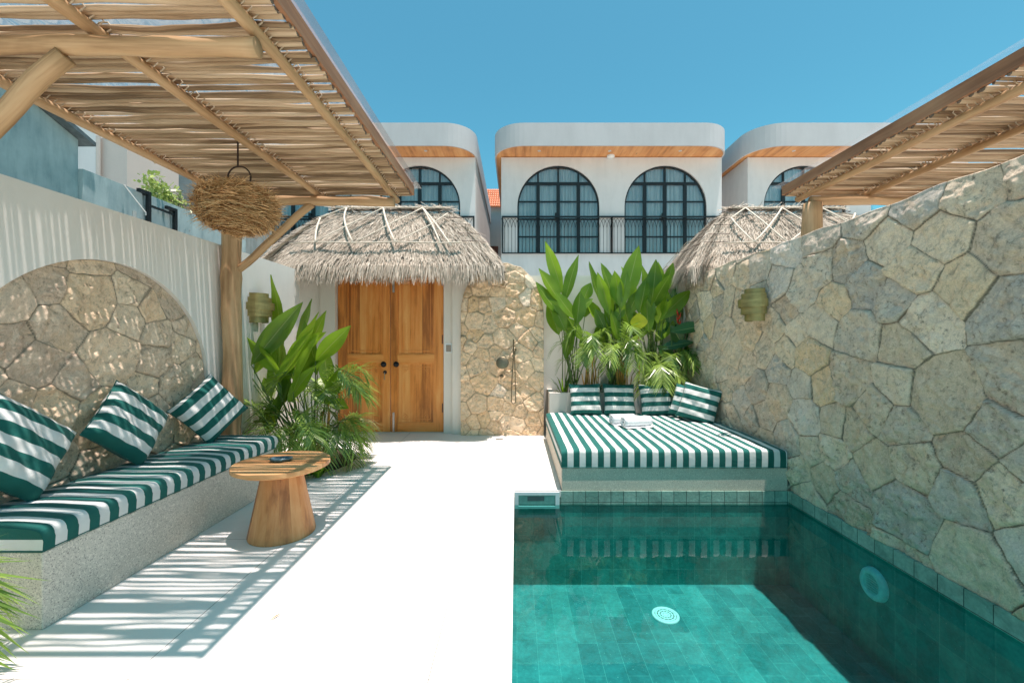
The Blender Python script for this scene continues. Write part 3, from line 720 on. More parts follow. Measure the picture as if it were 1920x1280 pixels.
def pillow(c, nrm, roll, label, size=0.45, thick=0.085, group='striped scatter pillows', seed=0, squash=1.0, mat=None):
    rs = random.Random(seed)
    n = Vector(nrm).normalized(); up = Vector((0, 0, 1)); x = up.cross(n).normalized(); y = n.cross(x)
    mt = Matrix((x, y, n)).transposed() @ Matrix.Rotation(roll, 3, 'Z')
    N = 22; vs = []; uvs = []; fs = []
    k1, k2, k3 = rs.uniform(0, 6), rs.uniform(0, 6), rs.uniform(0, 6)
    for side in (1, -1):
        for i in range(N + 1):
            for j in range(N + 1):
                u = i / N * 2 - 1; v = j / N * 2 - 1
                pin = 1 - 0.07 * (1 - u * u) * abs(v) ** 3; pin2 = 1 - 0.07 * (1 - v * v) * abs(u) ** 3
                X = u * size / 2 * pin2; Y = v * size / 2 * pin * squash
                e = max(0, (1 - u ** 4) * (1 - v ** 4)) ** 0.5
                h = thick * e ** 0.9 * side
                wr = 0.006 * math.sin(u * 5 + v * 9 + k1) * e + 0.004 * math.sin(u * 13 - v * 6 + k2) * e + 0.003 * math.sin(v * 17 + u * 3 + k3) * e
                h += wr
                vs.append(Vector(c) + mt @ Vector((X, Y, h)))
                uvs.append((Y / squash + size / 2, X))
    b = MB(); W_ = N + 1; uf = []
    for s_ in range(2):
        o_ = s_ * W_ * W_
        for i in range(N):
            for j in range(N):
                f = [o_ + i * W_ + j, o_ + (i + 1) * W_ + j, o_ + (i + 1) * W_ + j + 1, o_ + i * W_ + j + 1]
                if s_: f = f[::-1]
                fs.append(f); uf.append([uvs[k] for k in f])
    b.add(vs, fs, uf)
    o = b.build('pillow', mat or M['stripe_p'], None, True, loc=c)
    tag(o, label, 'pillow', group)
    p = MB(); pts = []
    def E(u, v):
        pin = 1 - 0.07 * (1 - u * u) * abs(v) ** 3; pin2 = 1 - 0.07 * (1 - v * v) * abs(u) ** 3
        return Vector(c) + mt @ Vector((u * size / 2 * pin2, v * size / 2 * pin * squash, 0))
    m = 12
    for k in range(m): pts.append(E(-1 + 2 * k / m, -1))
    for k in range(m): pts.append(E(1, -1 + 2 * k / m))
    for k in range(m): pts.append(E(1 - 2 * k / m, 1))
    for k in range(m + 1): pts.append(E(-1, 1 - 2 * k / m))
    p.tube(pts, 0.004, 6); p.build('seam', M['piping'], o)
    return o
pillow((-2.71, 2.31, 0.765), (1, 0.0, 0.28), R(-42), 'striped pillow on the bench closest to the foreground palm', 0.46, seed=1)
pillow((-2.71, 2.985, 0.765), (1, -0.06, 0.28), R(-44), 'striped pillow standing on its corner mid-bench', 0.45, seed=2)
pillow((-2.64, 3.68, 0.755), (0.86, -0.5, 0.2), R(40), 'striped pillow at the far end of the bench beside the post', 0.44, seed=3)
pillow((0.925, 5.70, 0.565), (0.0, -1, 0.32), R(1), 'striped pillow on the daybed nearest the stone shower wall', 0.42, 0.07, seed=4)
pillow((1.375, 5.70, 0.562), (0.04, -1, 0.30), R(-1.5), 'striped pillow on the daybed directly behind the towels', 0.42, 0.07, seed=5)
pillow((1.865, 5.68, 0.560), (-0.05, -1, 0.36), R(2), 'striped pillow on the daybed under the drooping palm frond', 0.43, 0.07, seed=6)
pillow((2.17, 5.38, 0.567), (-0.45, -1, 0.25), R(-14), 'tilted striped pillow behind another in the corner by the stone wall', 0.40, 0.07, seed=7)
pillow((2.215, 5.17, 0.585), (-0.55, -1, 0.30), R(-13), 'tilted striped pillow in front in the corner against the stone wall', 0.44, 0.07, seed=8)

def towel(c, ang, label, L=0.30, r=0.07):
    t = thing('rolled_towel', c, label, 'towel', 'rolled white towels')
    b = MB(); b2 = MB(); ax = Vector((math.cos(ang), math.sin(ang), 0)); pe = Vector((-math.sin(ang), math.cos(ang), 0)); pts = []
    turns = 3.2; N = 90
    outer = []; inner = []
    th0 = 0.011
    for k in range(N + 1):
        q = turns * 2 * math.pi * k / N; rr = 0.012 + (r - 0.012) * k / N
        rr *= 1 + 0.03 * math.sin(q * 2.3)
        outer.append((rr * math.cos(q - 1.2), rr * math.sin(q - 1.2) * 0.94 + r * 0.94)); inner.append(((rr - th0) * math.cos(q - 1.2), (rr - th0) * math.sin(q - 1.2) * 0.94 + r * 0.94))
    vs = []; fs = []
    M_ = 9
    for j in range(M_ + 1):
        s = (j / M_ - 0.5) * L
        for lp in (outer, inner):
            for i, (a, z) in enumerate(lp):
                w_ = 0.004 * math.sin(j * 1.7 + i * 0.21) + (0.003 * math.sin(i * 0.5) if j in (0, M_) else 0)
                vs.append(Vector(c) + pe * (a + w_) + Vector((0, 0, z)) + ax * (s + (0.006 * math.sin(i * 0.35) if j in (0, M_) else 0)))
    n1 = N + 1
    for j in range(M_):
        for l_ in (0, 1):
            for i in range(N):
                a = (j * 2 + l_) * n1 + i; d = ((j + 1) * 2 + l_) * n1 + i
                fs.append([a, a + 1, d + 1, d] if l_ else [a, d, d + 1, a + 1])
        a = (j * 2) * n1 + N; e = (j * 2 + 1) * n1 + N; fs.append([a, e, e + 2 * n1, a + 2 * n1])
    for j, in ((0,), (M_,)):
        for i in range(N):
            a = (j * 2) * n1 + i; e = a + n1; fs.append([a, a + 1, e + 1, e])
    b.add(vs, fs); b.build('roll', M['towel'], t, True)
    b = MB(); q = Vector(c) + pe * (-r * 0.9)
    vs = []
    for i in range(8):
        for j in range(4):
            vs.append(q + ax * ((i / 7 - 0.5) * L * 1.02) + pe * (-0.03 + j * 0.024) + Vector((0, 0, 0.012 - 0.0 + (0.004 * math.sin(i * 2 + j)))))
    fs = [[i * 4 + j, (i + 1) * 4 + j, (i + 1) * 4 + j + 1, i * 4 + j + 1] for i in range(7) for j in range(3)]
    b.add(vs, fs); o = b.build('flap', M['towel'], t, True); so = o.modifiers.new('t', 'SOLIDIFY'); so.thickness = 0.01
towel((1.24, 4.98, 0.374), R(8), 'rolled white towel on the left of the pair on the striped mattress', 0.28)
towel((1.36, 4.83, 0.374), R(12), 'rolled white towel in front of its twin on the striped mattress', 0.33)

# ------------------------------------------------------------ side table
TX, TY = -1.645, 3.0
t = thing('side_table', (TX, TY, 0), 'round teak side table on a flared pedestal beside the bench', 'table')
b = MB(); rnd = random.Random(3)
# slatted round top: planks along X cut to the circle
np_ = 12; pitch = 0.62 / np_
for k in range(np_):
    ya = -0.31 + k * pitch + (0.0006 if k else 0.001); yb = -0.31 + (k + 1) * pitch - (0.0006 if k < np_ - 1 else 0.001)
    b.cur = rnd.uniform(0.15, 0.85); lo_ = []; hi_ = []
    for j in range(9):
        yy = ya + (yb - ya) * j / 8; xx = math.sqrt(max(0.31 ** 2 - yy * yy, 1e-6)); lo_.append((-xx, yy)); hi_.append((xx, yy))
    lp = lo_[::-1] + hi_
    lp = [(x, y) for x, y in lp]
    n = len(lp); inn = [(x * 0.93, y) for x, y in lp]
    vs = [(TX + x, TY + y, 0.497) for x, y in lp] + [(TX + x, TY + y, 0.470) for x, y in lp] + [(TX + x * 0.9, TY + y * 0.9, 0.455) for x, y in lp]
    b.add(vs, [list(range(n))[::-1]] + [[i, (i + 1) % n, n + (i + 1) % n, n + i] for i in range(n)] + [[n + i, n + (i + 1) % n, 2 * n + (i + 1) % n, 2 * n + i] for i in range(n)] + [[2 * n + i for i in range(n)]])
b.build('tabletop', M['table_top'], t)
b = MB(); ns = 16
for k in range(ns):
    b.cur = rnd.uniform(0.1, 0.9); vs = []
    for (r, z) in ((0.212, 0.0), (0.214, 0.01), (0.125, 0.452)):
        for j in range(4):
            a = 2 * math.pi * (k + j / 3 * 0.994) / ns; vs.append((TX + r * math.cos(a), TY + r * math.sin(a), z))
    b.add(vs, [[i * 4 + j, i * 4 + j + 1, (i + 1) * 4 + j + 1, (i + 1) * 4 + j] for i in range(2) for j in range(3)])
b.cur = 0.1; b.lathe([(0.205, 0.002), (0.118, 0.45)], (TX, TY, 0), 48)
b.build('pedestal', M['table_leg'], t)
c = P(527, 863, 3.02); c.z = 0.498
t = thing('ashtray', c, 'small oval blue-grey shell dish on the teak table', 'dish')
b = MB(); pr = [(0.03, 0.0), (0.052, 0.004), (0.062, 0.022), (0.057, 0.024), (0.045, 0.009), (0.001, 0.006)]
b.lathe(pr, c, 28, Matrix.Rotation(R(20), 3, 'Z') @ Matrix.Diagonal((1.25, 0.8, 1)), cap=False); b.build('dish', M['abalone'], t, True)
b = MB(); b.lathe([(0.014, 0.008), (0.016, 0.014), (0.006, 0.02), (0.001, 0.02)], c + Vector((0.008, 0, 0)), 10); b.build('stone', M['steel'], t, True)

# ------------------------------------------------------------ pergolas
def pole_pts(a, b_, n=14, wob=0.012, seed=0):
    rs = random.Random(seed); a = Vector(a); b_ = Vector(b_); d = (b_ - a).normalized()
    s1 = d.cross(Vector((0, 0, 1)) if abs(d.z) < 0.9 else Vector((1, 0, 0))).normalized(); s2 = d.cross(s1)
    k = [rs.uniform(0, 6) for _ in range(4)]
    return [a.lerp(b_, i / n) + s1 * wob * (math.sin(i / n * 6 + k[0]) + 0.4 * math.sin(i / n * 15 + k[1])) + s2 * wob * (math.sin(i / n * 5 + k[2]) + 0.4 * math.sin(i / n * 13 + k[3])) for i in range(n + 1)]
def pergola(x_in, dirx, label, y0, y1, post_low, width=1.87, seed=1, nrafters=3):
    """x_in: x of the free roof edge; the roof runs from there by dirx*width to the wall side"""
    rs = random.Random(seed)
    t = thing('pergola', (x_in + dirx * width * 0.9, 2.9, 0), label, 'pergola', 'pole pergolas roofed with sticks')
    X = lambda d: x_in + dirx * d
    zb = 2.69
    posts = post_low
    for (px, py, r, zb0) in posts:
        b = MB(); pp = pole_pts((px, py, zb0), (px, py, zb - 0.02), 26, 0.008, seed + int(py * 7))
        rad = [r * (1 + 0.05 * math.sin(i * 0.9) + (0.16 if i in (7, 19) else 0) + (0.06 if i in (6, 8, 18, 20) else 0) - 0.08 * i / 26) for i in range(27)]
        b.tube(pp, rad, 18, noise=0.02); b.build('post', M['pole'], t, True)
    beams = [(1.945, 0.041), (4.12, 0.046)]
    for by, r in beams:
        b = MB(); pp = pole_pts((X(0.07), by, zb), (X(width + 0.02), by, zb), 24, 0.008, seed + int(by * 3))
        b.tube(pp, [r * (1 + 0.07 * math.sin(i * 1.1 + by)) for i in range(25)], 16); b.build('beam', M['pole'], t, True)
    rz = zb + 0.046 + 0.032
    rafts = [0.09, 0.82, 1.71] if nrafters == 3 else [0.07, 0.62, 1.25, 1.8]
    for rx_ in rafts:
        b = MB(); pp = pole_pts((X(rx_), y0 - 0.02, rz), (X(rx_), y1 - 0.02, rz), 24, 0.006, seed + int(rx_ * 31))
        b.tube(pp, [0.030 * (1 + 0.06 * math.sin(i * 0.8 + rx_)) for i in range(25)], 12); rf = b.build('rafter', M['pole'], t, True); b = MB(); y = y0 + 0.06
        while y < y1 - 0.05:
            b.tube([(X(rx_ - 0.027), y, rz + 0.014), (X(rx_ - 0.044), y + 0.010, rz + 0.040), (X(rx_ - 0.02), y + 0.012, rz + 0.068), (X(rx_ + 0.02), y + 0.012, rz + 0.068), (X(rx_ + 0.044), y + 0.014, rz + 0.040), (X(rx_ + 0.027), y + 0.024, rz + 0.014)], 0.0038, 5)
            y += 0.042
        b.build('lashing', M['rope'], rf, True)
    # braces
    for (px, py, r, zb0) in (posts if dirx < 0 else []):
        b = MB()
        if py > 3: a = (px + dirx * -0.02, py, 2.00); e = (px - dirx * 0.78, py, zb - 0.03); rr = 0.036
        else: a = (px, py + 0.0, 1.98); e = (px - dirx * 0.70, py, zb - 0.05); rr = 0.042
        b.tube(pole_pts(a, e, 12, 0.007, seed + 5), rr, 12); b.build('brace', M['pole'], t, True)
    # the stick mat
    b = MB(); y = y0 + 0.02; k = 0; ends = b
    while y < y1 - 0.01:
        r = rs.uniform(0.0105, 0.0165); n = 24; z = rz + 0.032 + r + rs.uniform(-0.004, 0.01)
        b.cur = rs.random(); ph = [rs.uniform(0, 6) for _ in range(4)]; A = rs.uniform(0.003, 0.012)
        e0 = -0.062 + rs.uniform(-0.008, 0.015); e1 = width - 0.02 + rs.uniform(-0.03, 0.03)
        pts = []; rad = []
        for i in range(n + 1):
            s = i / n; d = e0 + (e1 - e0) * s
            pts.append((X(d), y + A * math.sin(s * 6 + ph[0]) + A * 0.45 * math.sin(s * 17 + ph[1]) + A * 0.35 * math.sin(s * 33 + ph[2]), z + 0.004 * math.sin(s * 11 + ph[2])))
            rad.append(r * (1.12 - 0.25 * s if k % 2 else 0.88 + 0.25 * s) * (1 + 0.10 * math.sin(s * 23 + ph[3])))
        b.tube(pts, rad, 8, cap=False); b.m = 1; ends.tube([pts[0], (pts[0][0] - dirx * 0.001, pts[0][1], pts[0][2])], [rad[0] * 0.98, rad[0] * 0.97], 8); ends.tube([pts[-1], (pts[-1][0] + dirx * 0.001, pts[-1][1], pts[-1][2])], [rad[-1] * 0.98, rad[-1] * 0.97], 8); b.m = 0
        y += r * 2 + rs.choice([0.000, 0.003, 0.006, 0.010, 0.018]); k += 1
    b.build('stick_roof', [M['stick'], M['stick_end']], t, True)
    # edge board and clear sheet on battens
    zt = rz + 0.036 + 0.05
    b = MB(); a, c_ = sorted((X(-0.075), X(-0.050))); b.box(a, c_, y0 - 0.06, y1 + 0.0, zt - 0.035, zt + 0.055)
    b.box(min(X(-0.05), X(width)), max(X(-0.05), X(width)), y1 - 0.002, y1 + 0.02, zt - 0.002, zt + 0.05)
    b.box(min(X(-0.05), X(width)), max(X(-0.05), X(width)), y0 - 0.055, y0 - 0.015, zt - 0.002, zt + 0.05)
    a, c_ = sorted((X(width - 0.03), X(width + 0.0))); b.box(a, c_, y0, y1 - 0.003, zt + 0.01, zt + 0.054); b.build('edge_board', M['fascia'], t)
    b = MB(); vs = []; fs = []; nn = 90
    for i in range(nn + 1):
        d = -0.13 + (width + 0.20) * i / nn; z = zt + 0.066 + 0.007 * math.sin(i * 1.05)
        vs += [(X(d), y0 - 0.1, z), (X(d), y1 + 0.10, z)]
    fs = [[2 * i, 2 * i + 1, 2 * i + 3, 2 * i + 2] for i in range(nn)]
    b.add(vs, fs); b.build('roof_sheet', M['sheet'], t, True)
    return t
lp = pergola(-1.11, -1, 'rustic pole pergola over the bench with a stick roof', 1.63, 4.33, [(-2.75, 4.12, 0.086, 0.0), (-2.75, 1.945, 0.086, 0.0)], 1.85, 4)
pergola(2.77, 1, 'rustic stick roofed pergola rising beyond the rough stone wall', 0.9, 4.33, [(2.86, 4.12, 0.092, 0.0)], 2.6, 9, 4)

# ------------------------------------------------------------ nest lamp
NC = Vector((P(446, 391, 3.04)))
t = thing('pendant_lamp', NC, 'round pendant lamp of dry twigs like a nest under the pergola', 'pendant lamp')
b = MB(); rs = random.Random(8)
RXY, RZ = 0.27, 0.190
for k in range(3900):
    b.cur = rs.random()
    ct = rs.uniform(-1, 1); ph = rs.uniform(0, 2 * math.pi); st = math.sqrt(1 - ct * ct)
    q = rs.uniform(0.72, 1.0); n = Vector((st * math.cos(ph), st * math.sin(ph), ct))
    p = NC + Vector((n.x * RXY * q, n.y * RXY * q, n.z * RZ * q))
    tg = Vector((-math.sin(ph), math.cos(ph), 0)) * rs.choice((1, 1, 1, -1)) + n * rs.uniform(-0.05, 0.45) + Vector((0, 0, rs.gauss(0, 0.22)))
    tg.normalize(); L = rs.uniform(0.06, 0.15)
    a = p - tg * L * 0.5; e = p + tg * L * 0.5; r = rs.uniform(0.0012, 0.0026)
    m = p + n * 0.006
    b.tube([a, m, e], [r, r, r * 0.6], 3, cap=False)
for k in range(1300):
    b.cur = rs.uniform(0.4, 1.0); ct = rs.uniform(-0.75, 0.75); ph = rs.uniform(0, 2 * math.pi); st_ = math.sqrt(1 - ct * ct)  # outer twigs get lighter tones, sunlit tips put into the colour
    n = Vector((st_ * math.cos(ph), st_ * math.sin(ph), ct)); p = NC + Vector((n.x * RXY * 0.88, n.y * RXY * 0.88, n.z * RZ * 0.9))
    tg = (Vector((-math.sin(ph), math.cos(ph), 0)) * rs.choice((1, 1, -1)) + n * rs.uniform(0.5, 1.5) + Vector((0, 0, rs.gauss(0, 0.2)))).normalized(); L = rs.uniform(0.04, 0.12)
    b.tube([p, p + tg * L * 0.6, p + tg * L + Vector((0, 0, rs.gauss(0, 0.008)))], [0.0015, 0.0012, 0.0006], 3, cap=False)
b.build('twig_shade', M['twig'], t)
b = MB(); b.lathe([(0.002, -RZ * 0.74)] + [(RXY * 0.74 * math.cos(a), RZ * 0.74 * math.sin(a)) for a in [R(x) for x in range(-75, 80, 15)]] + [(0.002, RZ * 0.74)], NC, 24, cap=False)
b.build('inner_shade', m_plain('twig_core', (0.16, 0.08, 0.03), 0.95, 0, 60, 0.5, 0.6), t, True)
b = MB(); zt = NC.z + RZ + 0.11; hr = 0.082
b.tube([(NC.x, NC.y, zt), (NC.x, NC.y, 2.775)], 0.006, 6)
b.tube([(NC.x + 0.01 - hr * math.cos(a), NC.y, zt - hr + hr * math.sin(a)) for a in [R(x) for x in range(-20, 201, 12)]], 0.0055, 6)
b.build('hanger', M['rust'], t)

# ------------------------------------------------------------ gatehouse
GX = -1.835
def gatehouse():
    t = thing('gatehouse', (GX, 6.2, 0), 'small gatehouse with carved teak doors under a shaggy thatched roof', 'gatehouse', 'thatched gatehouses')
    b = MB()
    b.box(-3.45, -2.615, 6.2, 6.6, 0, 2.28); b.box(-1.055, -0.92, 6.2, 6.6, 0, 2.75); b.box(-0.92, -0.70, 6.14, 6.6, 0, 2.45); b.box(-2.615, -1.055, 6.22, 6.58, 2.45, 2.9)
    b.box(-2.83, -2.616, 6.16, 6.199, 0, 2.4)
    b.build('wall', M['plaster_gate'], t)
    b = MB(); b.box(-2.615, -1.055, 6.24, 6.60, -0.02, 0.012); b.build('threshold', M['planter'], t)
    mid = -1.84
    for sd in (0, 1):
        x0, x1 = (-2.605, mid - 0.004) if sd == 0 else (mid + 0.004, -1.065)
        y = 6.235; zt = 2.44
        root = MB(); W_ = x1 - x0
        sw_ = 0.135 if sd == 0 else 0.10; si = 0.10 if sd == 0 else 0.135
        # stiles
        root.cur = 0.3; root.box(x0, x0 + sw_, y, y + 0.045, 0.015, zt); root.cur = 0.6; root.box(x1 - si, x1, y, y + 0.045, 0.015, zt)
        px0, px1 = x0 + sw_, x1 - si
        leaf = root.build('door', M['teak'], t, loc=(x0 if sd == 0 else x1, y, 0.015))
        rails = MB(); rails.cur = 0.45
        for z0, z1 in ((0.015, 0.14), (1.02, 1.14), (2.27, zt)):
            rails = MB(); rails.cur = 0.45 + z0 * 0.1; rails.box(px0 + 0.0005, px1 - 0.0005, y + 0.003, y + 0.042, z0, z1); rails.build('rail', M['teak_h'], leaf)
        pan = MB(); 
        n = 3
        for z0, z1 in ((0.14, 1.02), (1.14, 2.27)):
            for k in range(n):
                pan.cur = [0.2, 0.75, 0.5][(k + sd) % 3]
                a = px0 + (px1 - px0) * k / n; c_ = px0 + (px1 - px0) * (k + 1) / n
                pan.box(a, c_ - 0.0008, y + 0.022, y + 0.036, z0, z1)
            # moulding steps
            for inset, dep, wd in ((0.0, 0.010, 0.014), (0.055, 0.016, 0.008)):
                a, c_, e, f = px0 + inset, px1 - inset, z0 + inset, z1 - inset
                pan.cur = 0.55
                pan.plate(rect(a, c_, e, f), [rect(a + wd, c_ - wd, e + wd, f - wd)], lambda u, v, d: (u, y + d, v), dep, 0.0225)
            # corner carvings on the lower panel
            if z0 < 1:
                for cx, sx in ((px0 + 0.075, 1), (px1 - 0.075, -1)):
                    for cz, sz in ((z0 + 0.075, 1), (z1 - 0.075, -1)):
                        for q in range(3):
                            r_ = 0.022 + q * 0.022
                            pan.tube([(cx + sx * r_ * math.cos(a_), y + 0.020, cz + sz * r_ * math.sin(a_)) for a_ in [R(v_) for v_ in range(0, 91, 15)]], 0.0035, 5)
            zt_ = z1 - 0.10
            for q in range(7):
                cx = (px0 + px1) / 2 + (q - 3) * 0.05
                pan.tube([(cx + 0.02 * math.cos(a_), y + 0.021, zt_ + 0.012 * math.sin(a_) * (1 if q % 2 else -1)) for a_ in [R(v_) for v_ in range(0, 181, 30)]], 0.003, 5)
        pan.build('panel', M['teak'], leaf)
        kx = mid - 0.045 if sd == 0 else mid + 0.105 - 0.02
        kb = MB(); kb.lathe([(0.001, 0.048), (0.016, 0.046), (0.022, 0.034), (0.012, 0.022), (0.014, 0.012), (0.040, 0.008), (0.042, 0)], (kx - (0.055 if sd == 0 else 0), y - 0.0, 1.0), 24, rx, cap=False); kb.build('knob', M['black'], leaf, True)
        hg = MB(); hx = x0 + 0.01 if sd == 0 else x1 - 0.02
        for z in (0.30, 1.3, 2.15): hg = MB(); hg.box(hx, hx + 0.012, y - 0.006, y - 0.0005, z, z + 0.13); hg.build('hinge', M['black'], leaf)
        if sd == 0:
            kl = MB(); kl.lathe([(0.001, 0.02), (0.022, 0.018), (0.027, 0)], (kx - 0.032, y, 0.885), 20, rx, cap=False); kl.build('lock', M['black'], leaf, True)
            ky = MB(); ky.box(kx - 0.036, kx - 0.028, y - 0.03, y - 0.027, 0.80, 0.885); ky.lathe([(0.010, 0), (0.010, 0.004), (0.004, 0.004), (0.004, 0)], (kx - 0.032, y - 0.026, 0.79), 14, rx, cap=False); ky.build('key', M['steel'], leaf)
        else:
            bo = MB(); bo.box(mid + 0.035, mid + 0.062, y - 0.012, y - 0.0005, 0.02, 0.30); bo.build('bolt', M['steel'], leaf); bo = MB(); bo.box(mid + 0.035, mid + 0.062, y - 0.012, y - 0.0005, 2.05, 2.43); bo.build('bolt', M['steel'], leaf)
    b = MB(); b.box(-1.03, -0.935, 6.192, 6.1995, 1.17, 1.31); b.build('switch_plate', M['plastic'], t)
    b = MB(); b.box(-1.018, -0.947, 6.187, 6.1915, 1.185, 1.285); b.build('switch_cover', m_plain('taupe_plastic', (0.28, 0.23, 0.18), 0.4), t)
    return t
gate = gatehouse()
def thatch(parent, cx, cy, zr, ze, hx, hy, rh, seed=2):
    rs = random.Random(seed)
    def surf(face, s, tt, lift=0.0):
        # s in -1..1 along, tt 0 ridge .. 1 eave ; convex slope
        prof = tt
        z = zr + (ze - zr) * (prof ** 1.12) + 0.05 * math.sin(math.pi * tt) + lift
        ex = hx * tt + rh * (1 - tt); ey = hy * tt
        wob = 0.04 * math.sin(s * 9 + face) * tt
        rc = 0.93 + 0.07 * (1 - abs(s) ** 4)   # rounded hips
        if face == 0: return Vector((cx + s * ex * (1 - 0.03 * tt), cy - (ey + wob) * rc - lift * 0.5, z))
        if face == 1: return Vector((cx - s * ex, cy + (ey + wob) * rc, z))
        if face == 2: return Vector((cx + (ex + wob) * rc + 0.0, cy + s * ey, z)) if tt > 0.001 else Vector((cx + rh, cy, z))
        return Vector((cx - (ex + wob) * rc, cy - s * ey, z)) if tt > 0.001 else Vector((cx - rh, cy, z))
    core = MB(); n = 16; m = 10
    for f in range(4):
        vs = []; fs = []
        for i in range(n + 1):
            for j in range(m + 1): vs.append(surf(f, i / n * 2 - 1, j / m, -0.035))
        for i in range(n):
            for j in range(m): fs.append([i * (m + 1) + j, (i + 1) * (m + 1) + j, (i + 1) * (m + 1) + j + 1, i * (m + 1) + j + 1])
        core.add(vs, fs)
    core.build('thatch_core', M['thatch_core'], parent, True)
    b = MB()
    cnt = {0: 15000, 1: 2600, 2: 6500, 3: 6500}
    for f in range(4):
        for k in range(cnt[f]):
            tt = rs.random() ** 0.8; s = rs.uniform(-1.03, 1.03)
            if rs.random() < 0.26: tt = rs.uniform(0.93, 1.0)
            b.cur = min(1, max(0, rs.gauss(0.55, 0.27)))
            L = rs.uniform(0.12, 0.34); ta = tt; dt = L / 1.75
            p0 = surf(f, s, ta, 0.0); p1 = surf(f, s + rs.gauss(0, 0.008), min(ta + dt * 0.5, 1.0), 0); p2 = surf(f, s + rs.gauss(0, 0.015), min(ta + dt, 1.0), 0)
            lift = rs.uniform(0.0, 0.026)
            nrm = Vector((0, -0.75, 0.75)) if f == 0 else Vector((0, 0.75, 0.75)) if f == 1 else Vector((0.75, 0, 0.75)) if f == 2 else Vector((-0.75, 0, 0.75))
            if ta + dt > 1.0:
                over = (ta + dt - 1.0) * 1.75
                dn = Vector((nrm.x * 0.35, nrm.y * 0.35, -1)).normalized()
                p2 = surf(f, s, 1.0, 0) + dn * over * 0.85; p1 = surf(f, s, min(1, ta + dt * 0.4), 0)
                p0 = surf(f, s, max(0, ta - 0.05), 0)
                if ta > 0.97: p1 = (p0 + p2) / 2
                p0 += nrm * 0.0
                depth_in = rs.uniform(-0.11, 0.02); sh_ = Vector((nrm.x, nrm.y, 0)) * depth_in
                p0 += sh_ + Vector((0, 0, rs.uniform(-0.05, 0.0))); p1 += sh_; p2 += sh_
            jit = Vector((rs.gauss(0, 0.016), rs.gauss(0, 0.012), rs.gauss(0, 0.007)))
            p1 = p1 + nrm * lift * 0.7 + jit * 0.4; p2 = p2 + nrm * lift + jit; p0 = p0 - nrm * 0.005
            wd = rs.uniform(0.0018, 0.0042)
            side = (p2 - p0).cross(nrm).normalized() * wd; tw = nrm * rs.uniform(-1, 1) * wd
            b.add([p0 - side - tw, p0 + side + tw, p1 - side, p1 + side, p2 - side * 0.35, p2 + side * 0.35], [[0, 1, 3, 2], [2, 3, 5, 4]])
    # ridge bundles
    for k in range(650):
        b.cur = min(1, max(0, rs.gauss(0.45, 0.25)))
        x = cx + rs.uniform(-rh * 1.03, rh * 1.03); y = cy + rs.gauss(0, 0.03)
        d = Vector((rs.gauss(0, 1.0), rs.gauss(0, 0.45), rs.gauss(0, 0.12))).normalized() * rs.uniform(0.06, 0.16)
        p = Vector((x, y, zr + 0.02 + rs.uniform(0, 0.05))); s_ = Vector((0, 0.005, 0.004))
        b.add([p - d - s_, p - d + s_, p + d + s_, p + d - s_], [[0, 1, 2, 3]])
    b.build('thatch', M['thatch'], parent)
    # bamboo lattice on the front slope
    b = MB(); q = lambda s, tt: surf(0, s, tt, 0.035) + Vector((0, -0.045, 0.042))
    def strip(a, c_, wd=0.014):
        n = 8; vs = []
        for i in range(n + 1):
            p = q(a[0] + (c_[0] - a[0]) * i / n, a[1] + (c_[1] - a[1]) * i / n); vs.append(p)
        b.tube(vs, wd, 6, flat=0.6)
    SX = lambda x, tt: x / (hx * tt + rh * (1 - tt))
    t1, t2 = 0.10, 0.78
    strip((SX(-0.80, t1), t1), (SX(0.80, t1), t1)); strip((SX(-1.22, t2), t2), (SX(1.14, t2), t2), 0.015)
    T = [-0.63, -0.10, 0.47]; B = [-0.84, -0.35, 0.24, 0.84]
    for i in range(3): strip((SX(T[i], t1), t1), (SX(B[i + 1], t2), t2))
    for i in (1, 2): strip((SX(T[i], t1), t1), (SX(B[i - 1], t2), t2))
    strip((SX(0.86, 0.27), 0.27), (SX(B[2], t2), t2)); strip((SX(T[0], t1), t1), (SX(-0.94, 0.36), 0.36)); strip((SX(-0.94, 0.36), 0.36), (SX(B[0], t2), t2)); strip((SX(T[2], t1), t1), (SX(1.0, 0.82), 0.82))
    b.build('lattice', M['batten'], parent, True)
    for f in (2, 3):
        b = MB()
        for tt in (0.12, 0.3, 0.44, 0.6, 0.72):
            sgn = -1 if f == 2 else 1
            pts = [surf(0, (-sgn) * (1 - 0.22 * (1 - i / 5)), tt, 0.045) for i in range(6)] + [surf(f, sgn * (1 - i / 5 * 1.2), tt, 0.045) for i in range(1, 6)]
            b.tube(pts, 0.004, 5)
        b.build('tie_wire', M['rust'], parent, True)
thatch(gate, GX, 6.35, 3.26, 2.31, 1.68, 0.80, 0.83)
g2 = copy_tree(gate); g2.location = (GX + 5.80, 6.2, 0.0)
g2['label'] = 'second thatched gatehouse mostly hidden behind the rough stone wall'

